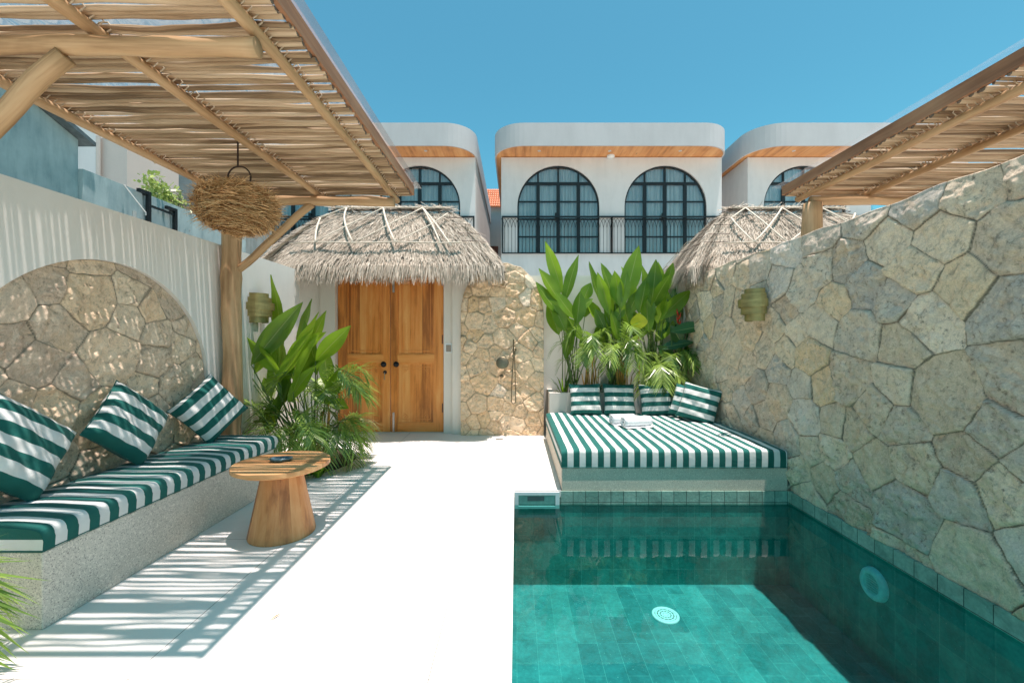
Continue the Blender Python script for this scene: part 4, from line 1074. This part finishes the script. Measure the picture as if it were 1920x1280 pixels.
# ------------------------------------------------------------ villas behind
HY = 12.5; HX0, HX1 = -0.44, 6.02
def villa():
    t = thing('villa', (2.8, HY, 0), 'white two-storey villa with both arched windows showing above the daybed plants', 'villa', 'white villas with rounded canopies')
    wc = [(1047 - 968) * HY / 800, (1248 - 968) * HY / 800]
    r = 77 * HY / 800; zf = 3.90; zs = 1.35 + (638 - 310 - 77) * HY / 800   # spring line
    holes = []
    for c in wc:
        holes.append([(c - r, zf), (c + r, zf)] + [(c + r * math.cos(math.pi * k / 28), zs + (1.35 + (638 - 310) * HY / 800 - zs) * math.sin(math.pi * k / 28)) for k in range(29)])
    b = MB(); fn = lambda u, v, d: (u, HY + d, v)
    b.plate([(HX0, -0.05), (HX1, -0.05), (HX1, 6.705), (HX0, 6.705)], holes, fn, 0, 0.22)
    b.box(HX0, HX0 + 0.22, HY + 0.221, HY + 7, -0.05, 6.704); b.box(HX1 - 0.22, HX1, HY + 0.221, HY + 7, -0.05, 6.704); b.box(HX0 + 0.221, HX1 - 0.221, HY + 6.8, HY + 6.99, -0.05, 6.7)
    b.box(HX0 + 0.221, HX1 - 0.221, HY + 0.221, HY + 6.79, 3.6, 3.88)
    b.build('wall', M['plaster_bldg'], t)
    # canopy
    yf = 11.75; x0, x1 = -0.63, 6.06; rr = 0.85; zb, zt = 6.71, 7.34
    lp = []
    for k in range(11): a = math.pi + math.pi / 2 * k / 10; lp.append((x0 + rr + rr * math.cos(a), yf + rr + rr * math.sin(a)))
    for k in range(11): a = -math.pi / 2 + math.pi / 2 * k / 10; lp.append((x1 - rr + rr * math.cos(a), yf + rr + rr * math.sin(a)))
    lp += [(x1, HY + 7.1), (x0, HY + 7.1)]
    inn = []
    ri = rr - 0.04
    for k in range(11): a = math.pi + math.pi / 2 * k / 10; inn.append((x0 + rr + ri * math.cos(a), yf + rr + ri * math.sin(a)))
    for k in range(11): a = -math.pi / 2 + math.pi / 2 * k / 10; inn.append((x1 - rr + ri * math.cos(a), yf + rr + ri * math.sin(a)))
    inn += [(x1 - 0.04, HY + 7.06), (x0 + 0.04, HY + 7.06)]
    b = MB(); b.plate(lp, [inn], lambda u, v, d: (u, v, d), zb, zb + 0.12); b.plate(lp, [], lambda u, v, d: (u, v, d), zb + 0.1201, zt)
    b.build('canopy', M['plaster_canopy'], t)
    b = MB(); b.plate(inn, [], lambda u, v, d: (u, v, d), zb + 0.012, zb + 0.1)
    so = b.build('soffit', M['soffit'], t)
    for k, x in enumerate((0.65, 2.65, 4.65)):
        b = MB(); b.lathe([(0.045, 0), (0.045, -0.008), (0.03, -0.008), (0.028, 0)], (x, 12.1, zb + 0.011), 16); b.build('downlight', M['plastic'], so)
    b = MB(); b.lathe([(0.11, 0.0), (0.11, -0.04), (0.08, -0.06), (0.001, -0.062)], (2.75, 12.42, zb + 0.011), 24, cap=False); b.build('smoke_detector', M['plastic'], so, True)
    ah = 1.35 + (638 - 310) * HY / 800 - zs
    for wi, c in enumerate(wc):
        w_ = MB(); y = HY + 0.05
        arcp = [(c - r, y, zf)] + [(c - r * math.cos(math.pi * k / 28), y, zs + ah * math.sin(math.pi * k / 28)) for k in range(29)] + [(c + r, y, zf)]
        inner = [(c + (p[0] - c) * 0.965, y, max(zf + 0.05, zs + (p[2] - zs) * 0.965) if p[2] > zs else p[2]) for p in arcp]
        n = len(arcp)
        for k in range(n - 1):
            o0, o1, i0, i1 = arcp[k], arcp[k + 1], inner[k], inner[k + 1]
            vs = [o0, o1, i1, i0] + [(p[0], p[1] + 0.06, p[2]) for p in (o0, o1, i1, i0)]
            w_.add(vs, [[0, 1, 2, 3], [7, 6, 5, 4], [0, 4, 5, 1], [3, 2, 6, 7]])
        w_.box(c - r, c + r, y, y + 0.06, zf, zf + 0.04)
        def topz(x): return zs + ah * math.sqrt(max(0, 1 - ((x - c) / r) ** 2)) - 0.02
        for mx, wd in ((-38, 0.05), (0, 0.05), (38, 0.05)):
            x = c + mx * HY / 800; w_.box(x - wd, x + wd, y + 0.002, y + 0.055, zf, min(1.35 + (638 - 343) * HY / 800, topz(x)))
            w_.box(x - 0.025, x + 0.025, y + 0.002, y + 0.055, 1.35 + (638 - 343) * HY / 800 + 0.001, topz(x))
        for yy, wd in ((343, 0.04), (377, 0.018), (410, 0.018), (443, 0.018)):
            z = 1.35 + (638 - yy) * HY / 800; hw = r if z < zs else r * math.sqrt(max(0, 1 - ((z - zs) / ah) ** 2)); w_.box(c - hw + 0.02, c + hw - 0.02, y - 0.001, y + 0.05, z - wd, z + wd)
        win = w_.build('window', M['black'], t)
        g = MB(); g.plate([(p[0], p[2]) for p in arcp], [], lambda u, v, d: (u, y + 0.028 + d, v), 0, 0.004); g.build('pane', M['glass'], win)
        cu = MB(); nn = 150; vs = []
        for k in range(nn + 1):
            x = c - r * 1.02 + 2.04 * r * k / nn; dy = 0.035 * math.sin(k * 0.9) + 0.02 * math.sin(k * 0.37 + 1)
            vs += [(x, HY + 0.20 + dy, zf), (x, HY + 0.20 + dy * 0.7, zs + ah)]
        gap = [k for k in range(nn) if abs(k - nn / 2) > 1.5]
        cu.add(vs, [[2 * k, 2 * k + 2, 2 * k + 3, 2 * k + 1] for k in gap]); cu.build('curtain', M['curtain'], win, True)
        h = MB(); h.box(c - 0.10, c - 0.03, HY - 0.02, HY + 0.05, 4.88, 5.08); h.build('handle', M['black'], win)
    # railing
    b = MB(); yr = HY - 0.05; zt_ = 4.93; zb_ = 3.88
    b.box(HX0 + 0.02, HX1 - 0.02, yr - 0.02, yr + 0.02, zt_, zt_ + 0.045); b.box(HX0 + 0.02, HX1 - 0.02, yr - 0.015, yr + 0.015, zb_, zb_ + 0.03)
    for x in (HX0 + 0.04, (HX0 + HX1) / 2, HX1 - 0.04, (HX0 + HX1) / 2 - 0.0): b.box(x - 0.02, x + 0.02, yr - 0.019, yr + 0.019, zb_ + 0.031, zt_ - 0.001)
    x = HX0 + 0.1; st = 0.103
    while x < HX1 - 0.08:
        b.tube([(x, yr, zb_ + 0.02), (x, yr, zt_ - 0.30)], 0.006, 4, cap=False)
        for sg in (-1, 1):
            b.tube([(x, yr, zt_ - 0.30), (x + sg * st * 0.25, yr, zt_ - 0.15), (x + sg * st, yr, zt_ - 0.02)], 0.006, 4, cap=False)
        x += st
    b.build('railing', M['black'], t)
    return t
v0 = villa()
OFF = 7.22
for k, lab in ((-1, 'white two-storey villa whose arched windows show above the thatched teak gate'), (1, 'white two-storey villa rising behind the second thatch and the stone wall'), (-2, 'white villa mostly hidden behind the twig lamp and timber post')):
    c = copy_tree(v0); c.location = (2.8 + OFF * k, HY, 0); c['label'] = lab
# tiled house in the gap
t = thing('tiled_house', (-0.8, 20, 0), 'distant house with an orange tiled roof between the white villas', 'house')
b = MB(); b.box(-2.6, 1.2, 20, 24, -0.05, 7.55); b.build('wall', M['plaster_bldg'], t)
b = MB(); 
for i in range(38):
    x = -2.7 + i * 0.105
    for j in range(8):
        y = 19.7 + j * 0.26; z = 7.5 + j * 0.19
        b.tube([(x, y, z + 0.02), (x, y + 0.29, z + 0.21)], [0.06, 0.05], 6)
b.add([(-2.8, 19.7, 7.46), (1.3, 19.7, 7.46), (1.3, 22, 9.12), (-2.8, 22, 9.12)], [[0, 1, 2, 3]]); b.build('roof', M['roof_tile'], t)
b = MB(); b.box(-1.25, -0.85, 19.95, 19.998, 4.7, 5.75); b.build('door', m_plain('dark_red_wood', (0.16, 0.05, 0.03), 0.6), t)

# ------------------------------------------------------------ neighbours beyond the left wall
t = thing('neighbour_house', (-5.5, 3, 0), 'blue-grey weathered house beyond the bench wall with a dark eave', 'house')
b = MB(); b.plate([(-1.5, -0.05), (4.43, -0.05), (4.43, 3.43), (1.4, 4.58), (-1.5, 3.48)], [], lambda u, v, d: (d, u, v), -8.0, -4.55); b.build('wall', M['blue_concrete'], t)
b = MB(); b.plate([(4.52, 3.40), (4.52, 3.44), (1.4, 4.68), (-1.6, 3.52), (-1.6, 3.46), (1.4, 4.60)], [], lambda u, v, d: (d, u, v), -8.2, -4.45)
b.build('roof', m_plain('dark_roof_sheet', (0.09, 0.12, 0.13), 0.7, 0, 20, 0.3, 0.3), t)
b = MB(); b.box(-4.72, -4.50, 4.432, 7.1, -0.05, 3.13)
tag(b.build('boundary_wall', M['blue_concrete'], None, loc=(-4.6, 6, 0)), 'streaked blue-grey boundary wall running back from the weathered house', 'wall')
t = thing('annex', (-6.8, 7, 0), 'plain pale pink and white block seen under the pergola edge', 'building')
b = MB(); b.box(-9.0, -6.70, 6.8, 7.9, -0.05, 5.2); b.build('wall', M['plaster_bldg'], t)
b = MB(); b.box(-6.695, -6.25, 6.85, 7.9, -0.05, 4.6); b.build('wing', M['pink_wall'], t)
b = MB(); b.tube([(-6.66, 6.80, 3.2), (-6.66, 6.80, 4.6)], 0.03, 8); b.build('drainpipe', M['pink_wall'], t)
t = thing('raised_terrace', (-5.8, 9, 0), 'grey concrete terrace with dark timber slats behind the ladder frame', 'terrace')
b = MB(); b.box(-8.9, -6.3, 8.9, 11.0, -0.05, 4.98); b.build('wall', M['grey_concrete'], t)
b = MB()
for k in range(19): b.box(-8.8 + k * 0.13, -8.8 + k * 0.13 + 0.055, 8.92, 8.97, 5.0, 5.7)
b.build('slat_screen', m_plain('dark_slats', (0.13, 0.07, 0.04), 0.7), t)
# steel ladder frame on the boundary wall
t = thing('ladder_frame', (-4.45, 5.3, 2.2), 'dark steel ladder frame standing beside the blue-grey boundary wall', 'ladder')
b = MB(); y0_, y1_ = 5.15, 5.55; x_ = -4.44
for y in (y0_, y1_):
    b.box(x_ - 0.02, x_ + 0.02, y - 0.02, y + 0.02, 0.0, 3.14 if y < 5.3 else 3.06)
    b.box(x_ - 0.12, x_ - 0.021, y - 0.018, y + 0.018, (3.14 if y < 5.3 else 3.06) - 0.04, (3.14 if y < 5.3 else 3.06)); b.box(x_ - 0.021, x_ + 0.019, y - 0.14, y - 0.021, (3.14 if y < 5.3 else 3.06) - 0.04, (3.14 if y < 5.3 else 3.06) - 0.002)
b.build('stile', M['black'], t)
for z in (0.5, 1.0, 1.5, 2.0, 2.4, 2.72, 2.98):
    b = MB(); b.box(x_ - 0.012, x_ + 0.012, y0_ + 0.021, y1_ - 0.021, z - 0.012, z + 0.012)
    b.build('rung', M['black'], t)
b = MB(); b.tube([(-4.47, 4.86, 3.12), (-4.3, 4.95, 2.83), (-4.3, 4.95, 2.80)], 0.009, 6); b.tube([(-4.35, 4.86, 2.2), (-4.35, 4.86, 2.82)], 0.02, 6)
tag(b.build('wall_spout', m_plain('grey_pipe', (0.45, 0.45, 0.42), 0.5), None, loc=(-4.4, 4.9, 2.2)), 'thin angled pipe poking from the boundary wall left of the ladder', 'pipe')

# ------------------------------------------------------------ plants
def blade(b, base, tip, width, normal=None, droop=0.12, fold=0.25, curl=0.0, var=None, rs=random, tipfold=None):
    base = Vector(base); tip = Vector(tip); b.cur = rs.random() if var is None else var
    d = tip - base; L = d.length; ax = d.normalized()
    nrm = Vector(normal if normal else (rs.uniform(-0.5, 0.5), -1, 0.4)); nrm = (nrm - ax * nrm.dot(ax)).normalized()
    sd = ax.cross(nrm).normalized(); n = 12
    hv = [-1, -0.5, 0, 0.5, 1]; vs = []; uv = []; ph = rs.uniform(0, 6)
    for i in range(n + 1):
        s = i / n; w_ = width * 0.5 * (math.sin(math.pi * min(1, s ** 0.88)) ** 0.95 * 1.05 if 0 < s < 1 else 0.02)
        c = base + d * s + Vector((0, 0, -droop * L * (s ** 2 - s * 0.0) )) + Vector((0, 0, droop * L * s)) + nrm * curl * L * math.sin(math.pi * s)
        for h in hv:
            rip = 0.02 * L * math.sin(s * 16 + ph + h) * abs(h)
            vs.append(c + sd * h * w_ + nrm * (fold * w_ * abs(h) * 1.0 + rip * 0.35)); uv.append((h, s * L))
    fs = [[i * 5 + k, i * 5 + k + 1, (i + 1) * 5 + k + 1, (i + 1) * 5 + k] for i in range(n) for k in range(4)]
    b.add(vs, fs, [[uv[q] for q in f] for f in fs])
def stalk(b, a, c, r=0.008, bend=0.05, rs=random):
    a = Vector(a); c = Vector(c); m = (a + c) / 2 + Vector((rs.uniform(-bend, bend), rs.uniform(-bend, bend), 0)); n = 6
    b.tube([(a * (1 - s) + m * s) * (1 - s) + (m * (1 - s) + c * s) * s for s in [i / n for i in range(n + 1)]], [r * (1.3 - 0.6 * i / n) for i in range(n + 1)], 6, cap=False)
def broad_plant(loc, leaves, label, seed, mat='leaf', name='banana_leaf_plant', wid=0.14, extra=0, cat='plant', group=None, spread=0.35, H=1.0):
    """leaves: (px base, px tip, depth) tuples in photo pixels at a real depth"""
    rs = random.Random(seed); t = thing(name, loc, label, cat, group); lf = MB(); st = MB()
    for (bx, by, tx, ty, Z, dz, w_) in leaves:
        a = P(bx, by, Z); e = P(tx, ty, Z + dz); a += (a - e) * 0.15; L = (e - a).length
        nx = rs.uniform(-0.9, 0.9)
        blade(lf, a, e, w_ * (0.55 if Z < 5.5 else 0.68) * Z / 800, (nx, -1, rs.uniform(0.1, 0.7)), rs.uniform(0.02, 0.10), rs.uniform(0.15, 0.4), rs.uniform(-0.06, 0.04), rs=rs)
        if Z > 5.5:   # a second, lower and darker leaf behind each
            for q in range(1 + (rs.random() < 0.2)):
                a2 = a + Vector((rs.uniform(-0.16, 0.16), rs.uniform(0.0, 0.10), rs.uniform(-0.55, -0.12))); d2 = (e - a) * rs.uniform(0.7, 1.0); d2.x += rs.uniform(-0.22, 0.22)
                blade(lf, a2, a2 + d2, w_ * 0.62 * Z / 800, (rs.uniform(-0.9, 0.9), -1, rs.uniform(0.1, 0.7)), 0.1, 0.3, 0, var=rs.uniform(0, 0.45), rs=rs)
                stalk(st, (loc[0] + rs.uniform(-0.12, 0.12), loc[1] + rs.uniform(-0.08, 0.08), loc[2]), a2, 0.007, 0.03, rs)
        else:
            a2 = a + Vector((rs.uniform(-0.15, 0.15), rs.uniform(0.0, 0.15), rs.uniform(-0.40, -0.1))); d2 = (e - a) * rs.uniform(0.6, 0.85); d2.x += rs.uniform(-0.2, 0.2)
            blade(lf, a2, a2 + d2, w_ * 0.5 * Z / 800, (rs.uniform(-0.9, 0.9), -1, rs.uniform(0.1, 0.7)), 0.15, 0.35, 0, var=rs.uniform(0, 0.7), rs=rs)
            stalk(st, (loc[0] + rs.uniform(-0.12, 0.12), loc[1] + rs.uniform(-0.08, 0.08), loc[2]), a2, 0.007, 0.03, rs)
        stalk(st, (loc[0] + rs.uniform(-0.1, 0.1), loc[1] + rs.uniform(-0.08, 0.08), loc[2]), a, 0.008, 0.04, rs)
    lf.build('leaf_blades', M[mat], t, True); st.build('stems', M['stem'], t, True)
    return t
def frond(lf, st, base, dirv, L, rise, droop, nleaf=26, ll=0.26, rs=random, lw=0.015, var=None):
    base = Vector(base); d = Vector(dirv); d.z = 0; d.normalize(); pts = []; n = 18
    for i in range(n + 1):
        s = i / n; pts.append(base + d * (L * (s ** 0.9) * 0.82 ) + Vector((0, 0, rise * math.sin(s * math.pi * 0.5) * 1.0 - droop * s ** 2.6)))
    st.tube(pts, [0.006 * (1 - 0.75 * i / n) for i in range(n + 1)], 5, cap=False)
    lf.cur = v_ = rs.random() if var is None else var
    for k in range(nleaf):
        s = 0.25 + 0.75 * k / (nleaf - 1); q = s * n; i = min(int(q), n - 1); p = pts[i].lerp(pts[i + 1], q - i)
        tg = (pts[min(i + 1, n)] - pts[i]).normalized(); sd = tg.cross(Vector((0, 0, 1))).normalized(); up = sd.cross(tg)
        l = ll * (0.55 + 0.6 * math.sin(math.pi * min(1, (s - 0.2) * 1.1))) * rs.uniform(0.85, 1.1)
        for sg in (-1, 1):
            if s > 0.99 and sg == 1: continue
            lf.cur = min(1, max(0, v_ + rs.uniform(-0.35, 0.35)))
            dr = (sd * sg * 0.85 + tg * (0.5 + 0.6 * s) + up * rs.uniform(0.05, 0.35)).normalized()
            e = p + dr * l + Vector((0, 0, -l * rs.uniform(0.15, 0.45))); m = p + dr * l * 0.5 + Vector((0, 0, -0.01)) ; w_ = dr.cross(up).normalized() * lw * 0.5
            lf.add([p - w_ * 0.5, p + w_ * 0.5, m - w_, m + w_, e], [[0, 1, 3, 2], [2, 3, 4]], [[(-.5, 0), (.5, 0), (.5, .1), (-.5, .1)], [(-.5, .1), (.5, .1), (0, .2)]])
def palm(loc, n, label, seed, Lr=(0.5, 0.8), rise=(0.5, 0.9), droop=(0.2, 0.5), ll=0.24, angs=None, canes=True, group='areca palms', nleaf=26):
    rs = random.Random(seed); t = thing('areca_palm', loc, label, 'palm', group); lf = MB(); st = MB(); cn = MB(); c = Vector(loc)
    for k in range(n):
        a = angs[k % len(angs)] + rs.uniform(-0.2, 0.2) if angs else rs.uniform(0, 2 * math.pi)
        b0 = c + Vector((rs.uniform(-0.09, 0.09), rs.uniform(-0.09, 0.09), 0)); hh = rs.uniform(*rise) * 0.5
        b1 = b0 + Vector((math.cos(a) * 0.05, math.sin(a) * 0.05, hh))
        cn.tube([b0, (b0 + b1) / 2 + Vector((0.004, 0, 0)), b1], [0.011, 0.009, 0.006], 7, cap=False)
        frond(lf, st, b1, (math.cos(a), math.sin(a), 0), rs.uniform(*Lr), rs.uniform(*rise) * 0.55, rs.uniform(*droop), nleaf, ll, rs)
    lf.build('fronds', M['palm'], t); st.build('ribs', M['stem'], t, True); cn.build('canes', M['cane'] if canes else M['stem'], t, True)
    return t
# left bed beside the gate
b = MB(); b.lathe([(0.42, 0.001), (0.40, 0.03), (0.25, 0.045), (0.001, 0.05)], (-2.30, 4.75, 0), 24, Matrix.Diagonal((1.15, 1.3, 1)), cap=False)
struct(b.build('ground_soil', M['soil']))
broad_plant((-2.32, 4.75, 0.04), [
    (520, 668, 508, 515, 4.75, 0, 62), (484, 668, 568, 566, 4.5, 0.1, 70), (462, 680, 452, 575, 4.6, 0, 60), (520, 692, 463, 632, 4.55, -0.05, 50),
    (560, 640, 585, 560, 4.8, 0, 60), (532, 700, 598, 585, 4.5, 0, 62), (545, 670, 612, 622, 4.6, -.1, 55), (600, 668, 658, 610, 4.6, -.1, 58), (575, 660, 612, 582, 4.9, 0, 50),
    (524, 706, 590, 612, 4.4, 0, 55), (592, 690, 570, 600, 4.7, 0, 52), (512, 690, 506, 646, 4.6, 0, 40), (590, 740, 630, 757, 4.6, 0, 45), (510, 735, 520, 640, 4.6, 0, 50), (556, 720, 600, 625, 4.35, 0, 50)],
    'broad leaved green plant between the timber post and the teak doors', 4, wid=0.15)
palm((-2.18, 4.74, 0.04), 10, 'feathery palm spreading its fronds across the teak door with the key', 12, (0.5, 0.74), (0.7, 1.25), (0.15, 0.4), 0.27, [0, -0.5, 0.3, -1.0, 3.0, 2.2, -0.2, -2.2], nleaf=24)
palm((-2.35, 4.45, 0.04), 12, 'feathery palm with low fronds behind the end of the bench', 13, (0.4, 0.7), (0.5, 0.9), (0.15, 0.5), 0.24, [3.1, 2.6, -2.8, -1.6, -0.6, -1.0, 0.3], nleaf=22)
palm((-2.05, 4.58, 0.04), 11, 'low feathery palm drooping over the patio behind the teak table', 14, (0.35, 0.6), (0.35, 0.75), (0.2, 0.55), 0.24, [0, -0.5, -1.0, 0.4, -1.6, 1.0], nleaf=22)
# planter plants
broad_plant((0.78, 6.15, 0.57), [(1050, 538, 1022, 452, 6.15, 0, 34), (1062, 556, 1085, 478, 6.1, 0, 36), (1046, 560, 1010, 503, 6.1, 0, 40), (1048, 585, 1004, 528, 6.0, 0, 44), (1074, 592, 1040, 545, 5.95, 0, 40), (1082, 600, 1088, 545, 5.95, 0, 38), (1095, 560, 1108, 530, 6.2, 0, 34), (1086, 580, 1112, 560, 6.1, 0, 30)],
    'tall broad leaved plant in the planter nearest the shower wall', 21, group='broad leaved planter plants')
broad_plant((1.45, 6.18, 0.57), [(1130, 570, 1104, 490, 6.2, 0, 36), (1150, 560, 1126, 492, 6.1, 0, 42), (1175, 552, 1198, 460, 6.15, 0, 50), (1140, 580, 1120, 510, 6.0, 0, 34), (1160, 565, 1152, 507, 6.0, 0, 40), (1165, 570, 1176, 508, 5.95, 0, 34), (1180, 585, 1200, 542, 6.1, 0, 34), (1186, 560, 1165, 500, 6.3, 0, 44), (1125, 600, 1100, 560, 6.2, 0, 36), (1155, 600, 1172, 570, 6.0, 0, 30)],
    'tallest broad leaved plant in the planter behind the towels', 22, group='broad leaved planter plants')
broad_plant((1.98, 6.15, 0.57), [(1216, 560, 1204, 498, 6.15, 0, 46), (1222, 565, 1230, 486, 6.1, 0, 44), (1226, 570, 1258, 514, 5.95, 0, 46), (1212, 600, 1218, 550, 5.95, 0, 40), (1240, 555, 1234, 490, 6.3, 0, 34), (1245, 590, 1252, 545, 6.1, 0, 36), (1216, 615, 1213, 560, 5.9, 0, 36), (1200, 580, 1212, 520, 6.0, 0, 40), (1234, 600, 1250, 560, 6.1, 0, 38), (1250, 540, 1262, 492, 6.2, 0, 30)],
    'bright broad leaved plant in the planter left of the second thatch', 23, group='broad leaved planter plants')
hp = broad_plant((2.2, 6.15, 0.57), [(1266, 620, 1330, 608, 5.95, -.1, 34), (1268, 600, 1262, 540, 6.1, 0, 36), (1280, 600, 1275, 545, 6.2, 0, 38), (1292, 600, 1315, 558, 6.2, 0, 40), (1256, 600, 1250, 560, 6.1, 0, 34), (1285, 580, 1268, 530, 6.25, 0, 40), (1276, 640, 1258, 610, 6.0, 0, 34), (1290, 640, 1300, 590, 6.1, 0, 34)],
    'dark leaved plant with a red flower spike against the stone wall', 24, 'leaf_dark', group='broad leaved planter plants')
b = MB(); a = P(1272, 612, 6.0); stalk(b, (2.15, 6.1, 0.6), a, 0.005); 
for k in range(4):
    q = a + Vector((0.0, 0, 0.05 * k)); b.tube([q, q + Vector((0.02 * (-1) ** k, -0.01, 0.05)), q + Vector((0.03 * (-1) ** k, -0.02, 0.10))], [0.012, 0.012, 0.002], 6)
b.build('flower_spike', M['red'], hp, True)
b = MB(); b2 = MB(); a = P(1197, 618, 5.72)
t = thing('yellow_leaf_plant', (1.7, 6.0, 0.57), 'slim plant with one bright yellow heart shaped leaf behind the pillows', 'plant')
blade(b, a + Vector((0, 0, 0)), P(1198, 586, 5.68), 0.22, (0, -1, 0.5), 0, 0.1, 0, 0.8); b.build('leaf_blades', M['yellow'], t, True)
stalk(b2, (1.7, 6.0, 0.57), a, 0.006); b2.build('stems', M['cane'], t, True)
palm((1.05, 6.05, 0.57), 12, 'feathery palm in the planter above the pillows nearest the shower wall', 31, (0.4, 0.65), (0.55, 1.25), (0.2, 0.5), 0.2, [-1.2, -2.0, -0.5, 3.1, 0, -2.6, -1.6], nleaf=22)
palm((1.5, 6.08, 0.57), 12, 'feathery palm in the planter centre under the broad leaves', 32, (0.4, 0.6), (0.55, 1.2), (0.2, 0.5), 0.2, [-1.2, -2.2, -0.5, 3.1, 0, -1.6], nleaf=22)
palm((1.98, 6.08, 0.57), 7, 'feathery palm drooping pale fronds over the third daybed pillow', 33, (0.42, 0.60), (0.35, 0.75), (0.25, 0.6), 0.24, [-1.5, -1.9, -1.2, -2.4, -0.8, 0.2, -1.6], nleaf=26)
palm((2.28, 6.1, 0.57), 9, 'small feathery palm in the planter touching the stone wall', 34, (0.35, 0.5), (0.4, 1.0), (0.2, 0.4), 0.22, [-1.5, -1.1, 3.1, 1.6, -2.2], nleaf=22)
# ground fillers in the planter
rs = random.Random(77)
def tuft(loc, n, L, label, seed, w_=0.02, mat='leaf', name='spider_plant', group='low planter tufts'):
    r_ = random.Random(seed); b = MB(); c = Vector(loc)
    for k in range(n):
        a = r_.uniform(0, 2 * math.pi); e = c + Vector((math.cos(a), math.sin(a), r_.uniform(0.5, 1.6))) * L * r_.uniform(0.5, 0.9)
        blade(b, c + Vector((math.cos(a) * 0.02, math.sin(a) * 0.02, 0)), e, w_, (-math.cos(a), -math.sin(a), 1), 0.35, 0.3, 0.05, rs=r_)
    return tag(b.build(name, M[mat], None, True, loc=c), label, 'plant', group)
tuft((0.66, 6.0, 0.57), 16, 0.26, 'arching grassy tuft at the planter corner beside the shower wall', 1, 0.022)
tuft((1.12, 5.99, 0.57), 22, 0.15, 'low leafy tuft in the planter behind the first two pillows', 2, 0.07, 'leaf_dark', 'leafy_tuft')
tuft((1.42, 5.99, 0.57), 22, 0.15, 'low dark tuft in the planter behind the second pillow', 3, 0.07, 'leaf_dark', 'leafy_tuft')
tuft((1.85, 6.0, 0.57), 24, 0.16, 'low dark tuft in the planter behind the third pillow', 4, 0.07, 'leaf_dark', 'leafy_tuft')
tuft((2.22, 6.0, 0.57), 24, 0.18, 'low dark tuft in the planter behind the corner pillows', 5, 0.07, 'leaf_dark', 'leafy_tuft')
tuft((-1.95, 4.2, 0.0), 20, 0.16, 'low leafy tuft on the floor between bench end and teak table', 6, 0.06, 'leaf', 'leafy_tuft', None)
# foreground palm
t = palm((-2.38, 1.46, 0.0), 8, 'feathery palm whose frond tips hang by the near bench end', 41, (0.40, 0.55), (0.45, 0.72), (0.25, 0.45), 0.24, [0.25, -0.3, 0.0, 0.8, 3.0, -1.2, 2.2], nleaf=30)
# ivy and dry vines
t = thing('wall_creeper', (-4.4, 6.2, 2.5), 'green ivy with dry bare stems hanging on the boundary wall', 'creeper')
b = MB(); b2 = MB(); rs = random.Random(5)
for k in range(520):
    s = rs.random(); x = 272 + 75 * s + rs.gauss(0, 9); y = 335 + 52 * s + rs.gauss(0, 10) + (12 if rs.random() < .3 else 0); c = P(x, y, 5.3 + s * 0.7); b.cur = rs.random()
    c.x = min(c.x + 0.0, -3.3) if False else c.x
    r_ = rs.uniform(0.015, 0.04); a = Vector((rs.gauss(0, 1), rs.gauss(0, 1), rs.gauss(0, 1))).normalized() * r_; e = Vector((rs.gauss(0, 1), rs.gauss(0, 1), rs.gauss(0, 1))).normalized() * r_
    b.add([c - a, c + e, c + a, c - e], [[0, 1, 2, 3]])
b.build('leaves', M['leaf_dark'], t)
for k in range(260):
    x = rs.uniform(275, 345); y = rs.uniform(360, 420); c = P(x, y, 5.9 + rs.uniform(-0.1, 0.1)); b2.cur = rs.random(); pts = [c]
    for q in range(4): pts.append(pts[-1] + Vector((rs.gauss(0, 0.05), rs.gauss(0, 0.04), rs.gauss(-0.03, 0.05))))
    b2.tube(pts, 0.003, 3, cap=False)
b2.build('dry_stems', M['vine'], t)
